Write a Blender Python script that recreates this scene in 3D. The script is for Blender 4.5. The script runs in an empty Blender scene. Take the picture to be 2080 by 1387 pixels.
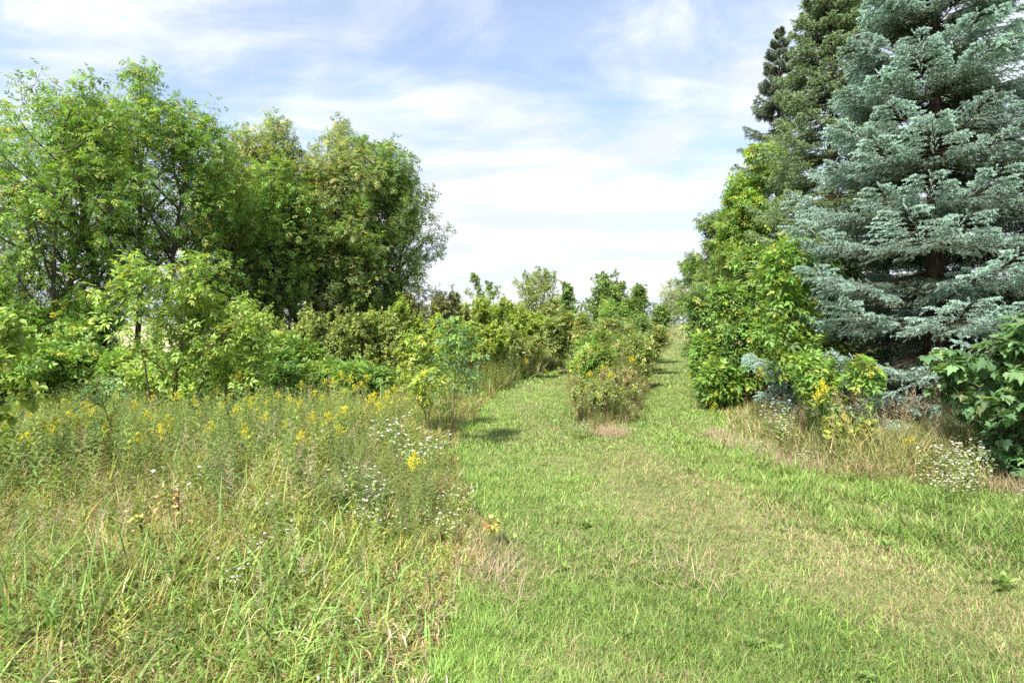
import bpy, math
import numpy as np
from mathutils import Vector

C = bpy.context.scene.collection
PI = math.pi
# ------------------------------------------------------------------ camera, sky, sun, exposure
F, CAMH, HOR, CX = 1271.0, 1.70, 655.0, 1040.0        # focal length in photo pixels, eye height, horizon row
cam_d = bpy.data.cameras.new("camera"); cam = bpy.data.objects.new("camera", cam_d); C.objects.link(cam)
cam_d.sensor_width = 36.0; cam_d.lens = 36.0*F/2080.0
cam_d.shift_y = (HOR-693.5)/2080.0
cam_d.clip_start = 0.05; cam_d.clip_end = 6000
cam.location = (0, 0, CAMH); cam.rotation_euler = (PI/2, 0, 0)
bpy.context.scene.camera = cam

SUN_EL, SUN_AZ = math.radians(50), math.radians(211)   # azimuth clockwise from +Y (the view direction)
sd = Vector((math.sin(SUN_AZ)*math.cos(SUN_EL), math.cos(SUN_AZ)*math.cos(SUN_EL), math.sin(SUN_EL)))
world = bpy.data.worlds.new("World"); bpy.context.scene.world = world; world.use_nodes = True
def build_world():
    nt = world.node_tree; N = nt.nodes; L = nt.links; N.clear()
    out = N.new('ShaderNodeOutputWorld'); bg = N.new('ShaderNodeBackground'); bg.inputs[1].default_value = 0.10
    sky = N.new('ShaderNodeTexSky'); sky.sky_type = 'NISHITA'; sky.sun_disc = False
    sky.sun_elevation = SUN_EL; sky.sun_rotation = SUN_AZ; sky.air_density = 1.0; sky.dust_density = 1.0; sky.ozone_density = 2.0
    tc = N.new('ShaderNodeTexCoord')
    sep = N.new('ShaderNodeSeparateXYZ'); L.new(tc.outputs['Generated'], sep.inputs[0])
    def math_(op, a, b=None, c=None, clamp=False):
        n = N.new('ShaderNodeMath'); n.operation = op; n.use_clamp = clamp
        for i, v in enumerate((a, b, c)):
            if v is None: continue
            if isinstance(v, (int, float)): n.inputs[i].default_value = v
            else: L.new(v, n.inputs[i])
        return n.outputs[0]
    z = math_('MAXIMUM', sep.outputs[2], 0.0)
    zz = math_('ADD', z, 0.22)
    px = math_('DIVIDE', sep.outputs[0], zz); py = math_('DIVIDE', sep.outputs[1], zz)
    def noise(scale, rot, sx, sy, detail, rough, dist, off=(0, 0, 0)):
        cmb = N.new('ShaderNodeCombineXYZ'); L.new(px, cmb.inputs[0]); L.new(py, cmb.inputs[1])
        mp = N.new('ShaderNodeMapping'); mp.inputs['Rotation'].default_value[2] = rot
        mp.inputs['Scale'].default_value = (sx, sy, 1); mp.inputs['Location'].default_value = off
        L.new(cmb.outputs[0], mp.inputs[0])
        n = N.new('ShaderNodeTexNoise'); n.inputs['Scale'].default_value = scale; n.inputs['Detail'].default_value = detail
        n.inputs['Roughness'].default_value = rough; n.inputs['Distortion'].default_value = dist
        L.new(mp.outputs[0], n.inputs['Vector']); return n.outputs[0]
    n1 = noise(1.1, 0.5, 0.9, 1.15, 7, 0.58, 0.6, (20.1, 1.1, 0))
    n2 = noise(2.8, 0.35, 0.95, 1.3, 8, 0.62, 0.7, (3.3, 14.4, 0))
    mixn = math_('ADD', math_('MULTIPLY', n1, 0.62), math_('MULTIPLY', n2, 0.38))
    # more cover towards the horizon
    hz = math_('SUBTRACT', 1.0, math_('MULTIPLY', z, 2.6), clamp=True)
    t = math_('ADD', mixn, math_('MULTIPLY', hz, 0.19))
    rmp = N.new('ShaderNodeMapRange'); rmp.interpolation_type = 'SMOOTHSTEP'
    rmp.inputs[1].default_value = 0.42; rmp.inputs[2].default_value = 0.66; rmp.inputs[3].default_value = 0.24; rmp.inputs[4].default_value = 0.97
    L.new(t, rmp.inputs[0])
    mix = N.new('ShaderNodeMix'); mix.data_type = 'RGBA'
    L.new(rmp.outputs[0], mix.inputs[0]); 
    skym = N.new('ShaderNodeMix'); skym.data_type = 'RGBA'; skym.blend_type = 'MULTIPLY'; skym.inputs[0].default_value = 1
    L.new(sky.outputs[0], skym.inputs[6]); skym.inputs[7].default_value = SKYMUL
    L.new(skym.outputs[2], mix.inputs[6])
    # cloud body: slightly grey-blue in its thick parts
    cm = N.new('ShaderNodeMix'); cm.data_type = 'RGBA'
    n3 = noise(2.0, 0.2, 0.7, 1.6, 5, 0.5, 0.4, (1.3, 8.2, 0))
    r3 = N.new('ShaderNodeMapRange'); r3.inputs[1].default_value = 0.42; r3.inputs[2].default_value = 0.62; L.new(n3, r3.inputs[0])
    L.new(r3.outputs[0], cm.inputs[0]); cm.inputs[6].default_value = CLOUD_B; cm.inputs[7].default_value = CLOUD_A
    L.new(cm.outputs[2], mix.inputs[7])
    L.new(mix.outputs[2], bg.inputs[0]); L.new(bg.outputs[0], out.inputs[0])
SKYMUL = (1.0, 1.0, 1.0, 1)
CLOUD_A = (4.8, 4.85, 4.95, 1)
CLOUD_B = (3.5, 3.72, 4.25, 1)
build_world()
sl = bpy.data.lights.new("sun", 'SUN'); sl.energy = 4.0; sl.angle = math.radians(5); sl.color = (1.0, 0.95, 0.87)
so = bpy.data.objects.new("sun", sl); C.objects.link(so)
so.rotation_euler = sd.to_track_quat('Z', 'Y').to_euler(); so.location = (-20, -20, 40)
S = bpy.context.scene
S.view_settings.view_transform = 'Standard'; S.view_settings.look = 'None'
S.view_settings.exposure = 1.38; S.view_settings.gamma = 1
S.cycles.max_bounces = 8; S.cycles.diffuse_bounces = 5; S.cycles.glossy_bounces = 1
S.cycles.transmission_bounces = 4; S.cycles.transparent_max_bounces = 4
S.cycles.use_denoising = False
S.cycles.caustics_reflective = False; S.cycles.caustics_refractive = False

# ------------------------------------------------------------------ numpy helpers
def R(seed): return np.random.default_rng(seed)
def nrm(v): return v/np.maximum(np.linalg.norm(v, axis=-1, keepdims=True), 1e-9)
def G(u, v): d = CAMH*F/(v-HOR); return np.array([(u-CX)/F*d, d])      # ground point under a photo pixel
def at(u, d): return (u-CX)/F*d                                        # world x of column u at depth d

_lat = R(99).random((64, 64))
def vnoise(x, y, s):
    x = np.asarray(x)/s+100.3; y = np.asarray(y)/s+100.7
    xi = np.floor(x).astype(int); yi = np.floor(y).astype(int); fx = x-xi; fy = y-yi
    fx = fx*fx*(3-2*fx); fy = fy*fy*(3-2*fy)
    g = lambda a, b: _lat[a & 63, b & 63]
    return (g(xi, yi)*(1-fx)+g(xi+1, yi)*fx)*(1-fy)+(g(xi, yi+1)*(1-fx)+g(xi+1, yi+1)*fx)*fy
def fnoise(x, y, s): return vnoise(x, y, s)*.55+vnoise(y+31, x, s*.47)*.3+vnoise(x+7, y+9, s*.21)*.15
def ground_z(x, y):
    return (fnoise(x, y, 2.2)-.5)*0.10*np.clip(np.asarray(y)/4, .3, 1)

class MB:
    """collects triangles, then links them as ONE mesh object"""
    def __init__(s): s.V = []; s.T = []; s.K = []; s.n = 0
    def add(s, V, T, K):
        V = np.asarray(V, dtype=np.float32).reshape(-1, 3); T = np.asarray(T, dtype=np.int64).reshape(-1, 3)
        K = np.asarray(K, dtype=np.float32)
        if K.ndim == 1: K = np.broadcast_to(K, (len(V), 3))
        s.V.append(V); s.T.append(T+s.n); s.K.append(K); s.n += len(V)
    def scatter(s, tpl, pos, X, Y, Z, sc, col, tcol=None):
        tv, tf = tpl; n = len(pos); m = len(tv)
        if n == 0: return
        sc = np.broadcast_to(np.asarray(sc, dtype=float), (n,))[:, None, None]
        V = pos[:, None, :]+sc*(tv[None, :, 0:1]*X[:, None, :]+tv[None, :, 1:2]*Y[:, None, :]+tv[None, :, 2:3]*Z[:, None, :])
        T = tf[None, :, :]+(np.arange(n)*m)[:, None, None]
        K = np.repeat(np.broadcast_to(np.asarray(col, dtype=float), (n, 3)), m, axis=0)
        if tcol is not None: K = K*np.tile(tcol, (n, 1))
        s.add(V, T, K)
    def build(s, name, mat, parent=None, smooth=False):
        V = np.concatenate(s.V); T = np.concatenate(s.T); K = np.concatenate(s.K)
        me = bpy.data.meshes.new(name)
        me.vertices.add(len(V)); me.vertices.foreach_set('co', V.astype(np.float32).ravel())
        me.loops.add(len(T)*3); me.loops.foreach_set('vertex_index', T.astype(np.int32).ravel())
        me.polygons.add(len(T)); me.polygons.foreach_set('loop_start', (np.arange(len(T))*3).astype(np.int32))
        if smooth: me.polygons.foreach_set('use_smooth', np.ones(len(T), dtype=bool))
        a = me.color_attributes.new('tint', 'FLOAT_COLOR', 'POINT')
        a.data.foreach_set('color', np.concatenate([K, np.ones((len(K), 1), np.float32)], 1).astype(np.float32).ravel())
        me.update(calc_edges=True); me.materials.append(mat)
        o = bpy.data.objects.new(name, me); C.objects.link(o)
        if parent is not None: o.parent = parent
        return o

def empty(name, loc, label, cat, group=None):
    o = bpy.data.objects.new(name, None); C.objects.link(o); o.location = loc; o.empty_display_size = .2
    o['label'] = label; o['category'] = cat
    if group: o['group'] = group
    return o
def tag(o, label=None, cat=None, group=None, kind=None):
    if label: o['label'] = label
    if cat: o['category'] = cat
    if group: o['group'] = group
    if kind: o['kind'] = kind
    return o
def copy_tree(o, loc, rz=0, sc=1.0, label=None, group=None):
    r = o.copy(); C.objects.link(r); r.location = loc; r.rotation_euler = (0, 0, rz); r.scale = (sc, sc, sc)
    if label: r['label'] = label
    if group: r['group'] = group
    for ch in list(o.children):
        c = ch.copy(); C.objects.link(c); c.parent = r
    return r

# ------------------------------------------------------------------ materials
def leaf_mat(name, trans=0.46, rough=0.5, spec=0.35, tint_t=(1.15, 1.15, 0.6)):
    m = bpy.data.materials.new(name); m.use_nodes = True; nt = m.node_tree; N = nt.nodes; L = nt.links; N.clear()
    out = N.new('ShaderNodeOutputMaterial'); at_ = N.new('ShaderNodeAttribute'); at_.attribute_name = 'tint'
    geo = N.new('ShaderNodeNewGeometry'); nz = N.new('ShaderNodeTexNoise'); nz.inputs['Scale'].default_value = 9; nz.inputs['Detail'].default_value = 2
    L.new(geo.outputs['Position'], nz.inputs['Vector'])
    hs = N.new('ShaderNodeHueSaturation'); mr = N.new('ShaderNodeMapRange'); mr.inputs[1].default_value = .3; mr.inputs[2].default_value = .7
    mr.inputs[3].default_value = .86; mr.inputs[4].default_value = 1.14; L.new(nz.outputs[0], mr.inputs[0]); L.new(mr.outputs[0], hs.inputs['Value'])
    L.new(at_.outputs['Color'], hs.inputs['Color'])
    p = N.new('ShaderNodeBsdfPrincipled'); p.inputs['Roughness'].default_value = rough; p.inputs['Specular IOR Level'].default_value = spec
    L.new(hs.outputs[0], p.inputs['Base Color'])
    t = N.new('ShaderNodeBsdfTranslucent'); mx = N.new('ShaderNodeMix'); mx.data_type = 'RGBA'; mx.blend_type = 'MULTIPLY'; mx.inputs[0].default_value = 1
    L.new(hs.outputs[0], mx.inputs[6]); mx.inputs[7].default_value = (*tint_t, 1); L.new(mx.outputs[2], t.inputs[0])
    ms = N.new('ShaderNodeMixShader'); ms.inputs[0].default_value = trans
    L.new(p.outputs[0], ms.inputs[1]); L.new(t.outputs[0], ms.inputs[2]); L.new(ms.outputs[0], out.inputs[0])
    return m
def bark_mat(name, a, b, scale=14):
    m = bpy.data.materials.new(name); m.use_nodes = True; nt = m.node_tree; N = nt.nodes; L = nt.links
    p = N['Principled BSDF']; p.inputs['Roughness'].default_value = .9; p.inputs['Specular IOR Level'].default_value = .15
    tc = N.new('ShaderNodeTexCoord'); mp = N.new('ShaderNodeMapping'); mp.inputs['Scale'].default_value = (1, 1, .22)
    L.new(tc.outputs['Object'], mp.inputs[0]); nz = N.new('ShaderNodeTexNoise'); nz.inputs['Scale'].default_value = scale
    nz.inputs['Detail'].default_value = 6; nz.inputs['Roughness'].default_value = .65; L.new(mp.outputs[0], nz.inputs['Vector'])
    cr = N.new('ShaderNodeValToRGB'); cr.color_ramp.elements[0].position = .35; cr.color_ramp.elements[1].position = .68
    cr.color_ramp.elements[0].color = (*a, 1); cr.color_ramp.elements[1].color = (*b, 1)
    L.new(nz.outputs[0], cr.inputs[0]); L.new(cr.outputs[0], p.inputs['Base Color'])
    bp = N.new('ShaderNodeBump'); bp.inputs['Distance'].default_value = .01; bp.inputs['Strength'].default_value = .7
    L.new(nz.outputs[0], bp.inputs['Height']); L.new(bp.outputs[0], p.inputs['Normal'])
    return m
M_leaf = leaf_mat('broad_leaf')
M_grass = leaf_mat('grass_blade', trans=.32, rough=.5, spec=.3)
M_dry = leaf_mat('dry_blade', trans=.22, rough=.7, spec=.15, tint_t=(1.1, 1, .8))
M_petal = leaf_mat('petal', trans=.3, rough=.7, spec=.1, tint_t=(1, 1, 1))
M_needle = leaf_mat('needle', trans=.12, rough=.55, spec=.3, tint_t=(1, 1.1, .7))
M_bark = bark_mat('ash_bark', (.035, .028, .022), (.15, .13, .11))
M_sbark = bark_mat('spruce_bark', (.03, .02, .014), (.12, .085, .06))
M_twig = bark_mat('twig_bark', (.05, .035, .025), (.14, .11, .08), 30)

def ground_mat(name, stops, s1=0.5, s2=9.0, s3=60.0, bump=.02):
    m = bpy.data.materials.new(name); m.use_nodes = True; nt = m.node_tree; N = nt.nodes; L = nt.links
    p = N['Principled BSDF']; p.inputs['Roughness'].default_value = .95; p.inputs['Specular IOR Level'].default_value = .1
    geo = N.new('ShaderNodeNewGeometry'); tot = None
    for s, w in ((s1, .35), (s2, .3), (s3, .35)):
        n = N.new('ShaderNodeTexNoise'); n.inputs['Scale'].default_value = s; n.inputs['Detail'].default_value = 5; n.inputs['Roughness'].default_value = .65
        L.new(geo.outputs['Position'], n.inputs['Vector'])
        k = N.new('ShaderNodeMath'); k.operation = 'MULTIPLY'; k.inputs[1].default_value = w; L.new(n.outputs[0], k.inputs[0])
        if tot is None: tot = k.outputs[0]
        else:
            q = N.new('ShaderNodeMath'); q.operation = 'ADD'; L.new(tot, q.inputs[0]); L.new(k.outputs[0], q.inputs[1]); tot = q.outputs[0]
    cr = N.new('ShaderNodeValToRGB'); e = cr.color_ramp.elements
    for i, (ps, c) in enumerate(stops):
        el = e[i] if i < 2 else e.new(ps); el.position = ps; el.color = (*c, 1)
    L.new(tot, cr.inputs[0]); L.new(cr.outputs[0], p.inputs['Base Color'])
    bp = N.new('ShaderNodeBump'); bp.inputs['Distance'].default_value = bump; L.new(tot, bp.inputs['Height']); L.new(bp.outputs[0], p.inputs['Normal'])
    return m
M_ground = ground_mat('thatch_ground', [(.38, (.07, .10, .03)), (.66, (.33, .28, .17)), (.52, (.17, .19, .07))])
M_field = ground_mat('hay_field', [(.4, (.30, .30, .14)), (.6, (.48, .44, .27))], .08, 1.5, 12)
M_soil = ground_mat('meadow_ground', [(.38, (.03, .032, .014)), (.62, (.12, .10, .05))], .6, 8, 40)

# ------------------------------------------------------------------ ground layout (world metres)
OUT = np.array([G(1150, 1500), G(880, 1387), G(945, 1200), G(985, 1100), G(950, 990), G(915, 930), G(950, 860), G(1010, 800), G(1085, 762), G(1150, 741), (7, 40), (16, 75),
                (19, 75), G(1404, 697), G(1432, 745), G(1448, 800), G(1470, 850), G(1500, 895), G(1590, 955), G(1790, 985), (5.2, 6.2), (9, 5.6), (9, -2), (-.2, -2), (-.3, 1.2)])
ISL = np.array([G(1215, 880), G(1165, 845), G(1160, 790), G(1180, 748), (7.5, 40), (16.4, 75), (17, 75), G(1366, 695), G(1338, 722), G(1312, 765), G(1300, 810), G(1285, 860)])
def inside(P, x, y):
    c = np.zeros(np.shape(x), bool); n = len(P)
    for i in range(n):
        x0, y0 = P[i]; x1, y1 = P[(i+1) % n]
        if y0 == y1: continue
        c ^= ((y0 > y) != (y1 > y)) & (x < (x1-x0)*(y-y0)/(y1-y0)+x0)
    return c
def edge_dist(P, x, y):
    d = np.full(np.shape(x), 1e9)
    for i in range(len(P)):
        a = P[i]; b = P[(i+1) % len(P)]; ab = b-a; L2 = max((ab**2).sum(), 1e-9)
        t = np.clip(((x-a[0])*ab[0]+(y-a[1])*ab[1])/L2, 0, 1)
        d = np.minimum(d, np.hypot(x-a[0]-t*ab[0], y-a[1]-t*ab[1]))
    return d
def wob(x, y): return x+(fnoise(x, y, .7)-.5)*.35, y+(fnoise(y+5, x, .7)-.5)*.5
def mown(x, y):
    a, b = wob(x, y); return inside(OUT, a, b) & ~inside(ISL, a, b)

def grid_ground():
    ys = np.concatenate([np.linspace(-12, 0, 10), np.linspace(.5, 30, 90), np.linspace(32, 90, 30), np.geomspace(100, 3000, 20)])
    xs = np.concatenate([-np.geomspace(3000, 42, 20), np.linspace(-40, 40, 161), np.geomspace(42, 3000, 20)])
    Xg, Yg = np.meshgrid(xs, ys); Z = ground_z(Xg, Yg)*np.clip(1-np.abs(Xg)/200, 0, 1)*np.clip(1-Yg/300, 0, 1)
    V = np.stack([Xg, Yg, Z], -1).reshape(-1, 3); w = len(xs); h = len(ys)
    i = (np.arange(h-1)[:, None]*w+np.arange(w-1)[None]).ravel()
    T = np.concatenate([np.stack([i, i+1, i+w+1], 1), np.stack([i, i+w+1, i+w], 1)])
    b = MB(); b.add(V, T, np.array([1, 1, 1])); o = b.build('ground', M_ground, smooth=True); tag(o, kind='structure')
    # far pale field on the far side of the left row of trees, 30 mm over the ground
    xs = np.linspace(-900, -16, 20); ys = np.linspace(14, 900, 20)
    Q = []
    for (xa, ya, xb, yb) in ((-900, 19, -15, 19), ):
        for k in range(24):
            t0 = k/24; yk = 19+(900-19)*t0**2; 
            xe = -12.5+0.0*yk if yk < 30 else -12.5
            Q.append([(-900, yk), (xe+min(yk-19, 9)*1.0, yk)])
    V = np.array([(x, y, .09) for q in Q for x, y in q], float); T = []
    for k in range(len(Q)-1):
        a = 2*k; T += [(a, a+1, a+3), (a, a+3, a+2)]
    b = MB(); b.add(V, T, np.array([1, 1, 1])); o = b.build('hay_field', M_field); tag(o, kind='structure')
grid_ground()

# ------------------------------------------------------------------ templates
def leaflet(w=.34, fold=.10, tipdrop=.12):       # unit length along Y
    V = np.array([(0, 0, 0), (-w/2, .42, fold), (0, 1, -tipdrop), (w/2, .42, fold), (0, .5, 0)], float)
    return V, np.array([(0, 4, 1), (0, 3, 4), (1, 4, 2), (4, 3, 2)])
def leaf_simple(w=.5, fold=.08, tipdrop=.08):    # two triangles
    V = np.array([(0, 0, 0), (-w/2, .45, fold), (0, 1, -tipdrop), (w/2, .45, fold)], float)
    return V, np.array([(0, 3, 1), (1, 3, 2)])
def leaf_full(w=.5, fold=.06):                   # eight-sided with midrib
    ys = [0, .18, .45, .75, 1]; ws = [.02, .36, .5, .3, 0]; zz = [0, .02, .02, -.03, -.14]
    V = []; T = []
    for y, a, z in zip(ys, ws, zz): V += [(-a*w, y, z+fold*a*2), (0, y, z), (a*w, y, z+fold*a*2)]
    for i in range(4):
        a = 3*i; T += [(a, a+1, a+4), (a, a+4, a+3), (a+1, a+2, a+5), (a+1, a+5, a+4)]
    return np.array(V, float), np.array(T)
def pinnate(n=3, w=.36, seed=1, simple=True, ll=.36):        # n pairs and a terminal leaflet along a drooping rachis, unit length
    r = R(seed); base = leaf_simple(w) if simple else leaflet(w); V = []; T = []; m = 0
    def put(p, ang, el, s):
        nonlocal m
        v = base[0]*s; c, sn = math.cos(ang), math.sin(ang)
        x = v[:, 0]*c+v[:, 1]*sn; y = -v[:, 0]*sn+v[:, 1]*c; z = v[:, 2]+v[:, 1]*el
        V.append(np.stack([x+p[0], y+p[1], z+p[2]], 1)); T.append(base[1]+m); m += len(v)
    for i in range(n):
        t = .3+.42*i/max(n-1, 1); z = -.25*t*t
        for sgn in (-1, 1): put((0, t, z), sgn*(1.05-.2*t)+r.normal(0, .12), r.normal(-.22, .14), ll*(.85+.25*r.random()))
    put((0, .78, -.17), r.normal(0, .1), -.35, ll*1.05)
    V.append(np.array([(-.006, 0, 0), (.006, 0, 0), (0, .8, -.18)])); T.append(np.array([(0, 1, 2)])+m)
    return np.concatenate(V), np.concatenate(T)
def maple_leaf():
    pts = [(0, 0), (.16, -.06), (.42, .02), (.34, .16), (.58, .30), (.40, .36), (.46, .62), (.22, .56), (.14, .76), (0, 1.0)]
    P = pts+[(-x, y) for x, y in pts[-2:0:-1]]
    V = [(0, .32, 0)]+[(x, y, .18*abs(x)-.22*y*y) for x, y in P]; n = len(P)
    return np.array(V, float), np.array([(0, 1+i, 1+(i+1) % n) for i in range(n)])[:, ::-1]

# ------------------------------------------------------------------ plant growing, all in arrays
def interp(poly, t):                             # poly (N,P,3), t (N,) in 0..1
    P = poly.shape[1]; f = np.clip(t, 0, .9999)*(P-1); i = f.astype(int); w = (f-i)[:, None]; n = np.arange(len(poly))
    a = poly[n, i]; b = poly[n, i+1]; return a*(1-w)+b*w, nrm(b-a)
def grow(par, k, t0, t1, lfun, ang, up, r, P=5, wobble=.12, angj=.2, tpow=1.0):
    N = len(par); pid = np.repeat(np.arange(N), k)
    t = t0+(t1-t0)*(((np.tile(np.arange(k), N)+r.random(N*k))/k)**tpow)
    base, tan = interp(par[pid], t)
    az = np.tile(np.arange(k)*2.39996, N)+np.repeat(r.random(N)*6.28, k)+r.normal(0, .35, N*k)
    ref = np.where(np.abs(tan[:, 2:3]) > .9, np.array([[1., 0, 0]]), np.array([[0, 0, 1.]]))
    e1 = nrm(np.cross(tan, ref)); e2 = np.cross(tan, e1)
    perp = np.cos(az)[:, None]*e1+np.sin(az)[:, None]*e2
    a = ang+r.normal(0, angj, N*k); d = np.cos(a)[:, None]*tan+np.sin(a)[:, None]*perp
    L = lfun(t, pid); L = L*(.75+.5*r.random(N*k))
    pts = [base]; st = (L/(P-1))[:, None]
    for i in range(P-1):
        d = nrm(d+np.array([0, 0, up/(P-1)])+r.normal(0, wobble, d.shape)/math.sqrt(P-1)); pts.append(pts[-1]+d*st)
    return np.stack(pts, 1), t, pid, L
def tubes(mb, poly, r0, r1, m=5, col=(1, 1, 1)):
    N, P, _ = poly.shape
    tan = nrm(np.gradient(poly, axis=1)); ref = np.where(np.abs(tan[..., 2:3]) > .9, np.array([1., 0, 0]), np.array([0, 0, 1.]))
    e1 = nrm(np.cross(tan, ref)); e2 = np.cross(tan, e1)
    s = np.linspace(0, 1, P)[None, :]; rad = (np.asarray(r0)[:, None]*(1-s)+np.asarray(r1)[:, None]*s)[..., None, None]
    th = np.arange(m)*2*PI/m
    ring = poly[:, :, None, :]+rad*(np.cos(th)[None, None, :, None]*e1[:, :, None, :]+np.sin(th)[None, None, :, None]*e2[:, :, None, :])
    V = ring.reshape(-1, 3); idx = np.arange(N*P*m).reshape(N, P, m)
    a = idx[:, :-1, :]; b = np.roll(a, -1, 2); c = idx[:, 1:, :]; d = np.roll(c, -1, 2)
    T = np.concatenate([np.stack([a, b, d], -1).reshape(-1, 3), np.stack([a, d, c], -1).reshape(-1, 3)])
    mb.add(V, T, np.array(col))
TREEK = np.array([1.72, 1.56, 1.75])
LEAFK = np.array([1.58, 1.44, 1.62])
def palette(r, n, pal, jit=.16):
    w = np.array([p[1] for p in pal], float); i = r.choice(len(pal), n, p=w/w.sum())
    c = np.array([p[0] for p in pal])[i]; c = np.where(c.max(1, keepdims=True) < .3, c*LEAFK, c); return c*(1+r.normal(0, jit, (n, 1)))*(1+r.normal(0, .05, (n, 3)))
def leaves_on(mb, poly, k, tpl, size, pal, r, t0=.15, droop=.25, out=.8, center=None, flat=.6, clump=None, szj=.22):
    N = len(poly); pid = np.repeat(np.arange(N), k); t = t0+(1-t0)*((np.tile(np.arange(k), N)+r.random(N*k))/k)
    p, tan = interp(poly[pid], t)
    rv = nrm(r.normal(size=p.shape)); side = nrm(rv-(rv*tan).sum(-1, keepdims=True)*tan)
    y = nrm(tan*.55+side*out+np.array([0, 0, -droop])+r.normal(0, .12, p.shape))
    z = nrm(np.array([0, 0, 1.])*flat+nrm(r.normal(size=p.shape))*(1-flat)+tan*.15)
    x = nrm(np.cross(y, z)); z = np.cross(x, y)
    c = palette(r, N*k, pal)*TREEK
    if clump is not None: c = c*clump[pid][:, None]
    mb.scatter(tpl, p, x, y, z, size*(1+r.normal(0, szj, N*k)).clip(.4, 1.7), np.clip(c, .005, .9))
def stems_of(r, n, h, spread, lean=(0, 0), P=9, wob_=.05, base=.12, hj=.15, up=.3):
    az = np.arange(n)*2.39996+r.random()*6; sp = spread*np.sqrt((np.arange(n)+.5)/n)
    d = nrm(np.stack([np.cos(az)*sp+lean[0], np.sin(az)*sp+lean[1], np.ones(n)], 1))
    b = np.stack([np.cos(az)*base*np.sqrt((np.arange(n)+.3)/n), np.sin(az)*base*np.sqrt((np.arange(n)+.3)/n), np.full(n, -.05)], 1)
    L = h*(1-np.abs(r.normal(0, hj, n))); L[0] = h; pts = [b]
    for i in range(P-1):
        d = nrm(d+np.array([0, 0, up/(P-1)])+r.normal(0, wob_, d.shape)); pts.append(pts[-1]+d*(L/(P-1))[:, None])
    return np.stack(pts, 1)

def broad(name, x, y, label, cat, seed, h, w, pal, stems=1, spread=.15, lean=(0, 0), tpl=None, lsize=.2, k=(18, 8, 4), lk=5, t0=.25,
          prof=None, ang=(.85, .8, .8), up=(.45, .25, .1), trunk_r=.09, mat=None, droop=.3, group=None, base=.12, flat=.55, l2=.42, l3=.3, l3abs=None, wobs=.05, side=None, zoff=0, shoot=0.):
    """trunk (stems, limbs and branches) and crown (all leaves) of one broad-leaved tree, shrub or sapling"""
    r = R(seed); o = empty(name, (x, y, float(ground_z(x, y))+zoff), label, cat, group)
    st = stems_of(r, stems, h, spread, lean, base=base, wob_=wobs)
    prof = prof or (lambda t: np.sin(np.clip((t-.05)/.95, 0, 1)*PI)**.6*.9+.12)
    L1, t1, p1, l1 = grow(st, k[0], t0, .98, lambda t, p: w*prof(t), ang[0], up[0], r, 6, .16)
    if side is not None:      # limbs held on the sunny side of a crowded row
        pass
    L2, t2, p2, l2_ = grow(L1, k[1], .2, 1, lambda t, p: np.maximum(l1[p]*l2*(1.15-.6*t), .12), ang[1], up[1], r, 5, .18)
    top, *_ = grow(st, 10, .75, 1, lambda t, p: np.full(len(t), w*.28+shoot*r.random(len(t))), .6-.8*min(shoot, .5), .5+shoot, r, 5, .15)
    L2 = np.concatenate([L2, top]); l2_ = np.concatenate([l2_, np.full(len(top), w*.25)])
    L3, t3, p3, l3_ = grow(L2, k[2], .25, 1, lambda t, p: (np.full(len(t), l3abs) if l3abs else np.maximum(l2_[p]*l3*1.6, .08)), ang[2], up[2], r, 4, .2)
    tb = MB(); hh = len(st)
    tr = trunk_r*(.7+.3*r.random(hh)); tubes(tb, st, tr, tr*.18, 8)
    tubes(tb, L1, np.clip(.35*trunk_r*(l1/max(w, .01)), .004, .05), np.full(len(L1), .003), 5)
    tubes(tb, L2, np.full(len(L2), .005), np.full(len(L2), .002), 3)
    tubes(tb, L3, np.full(len(L3), .0025), np.full(len(L3), .0012), 3)
    tb.build('trunk', mat or M_bark, o, smooth=True)
    cb = MB(); clump2 = np.clip(1+r.normal(0, .13, len(L2)), .6, 1.5)
    leaves_on(cb, L3, lk, tpl, lsize, pal, r, droop=droop, flat=flat, clump=clump2[p3])
    leaves_on(cb, L2, max(2, lk-2), tpl, lsize, pal, r, droop=droop, t0=.4, flat=flat, clump=clump2)
    cb.build('crown', M_leaf, o)
    return o

# ------------------------------------------------------------------ spruces
def needles(mb, poly, per, nlen, nw, col, r, jit=.12, t0=0.0, upb=.25):
    N = len(poly); pid = np.repeat(np.arange(N), per); t = t0+(1-t0)*(np.tile(np.arange(per), N)+r.random(N*per))/per
    p, tan = interp(poly[pid], t); rv = nrm(r.normal(size=p.shape)+np.array([0, 0, upb])); s = nrm(rv-(rv*tan).sum(-1, keepdims=True)*tan)
    d = nrm(s*.82+tan*.57+np.array([0, 0, .12])); wv = nrm(np.cross(d, r.normal(size=p.shape)))*(nw/2)
    L = (nlen*(1+r.normal(0, .15, N*per)))[:, None]*np.where(t > .93, .8, 1)[:, None]
    V = np.stack([p-wv, p+wv, p+d*L], 1).reshape(-1, 3); T = np.arange(len(V)).reshape(-1, 3)
    c = col[pid] if col.ndim == 2 else np.broadcast_to(col, (N*per, 3)); c = c*(1+r.normal(0, jit, (len(c), 1)))
    mb.add(V, T, np.repeat(np.clip(c, .01, .9), 3, axis=0))
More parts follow.
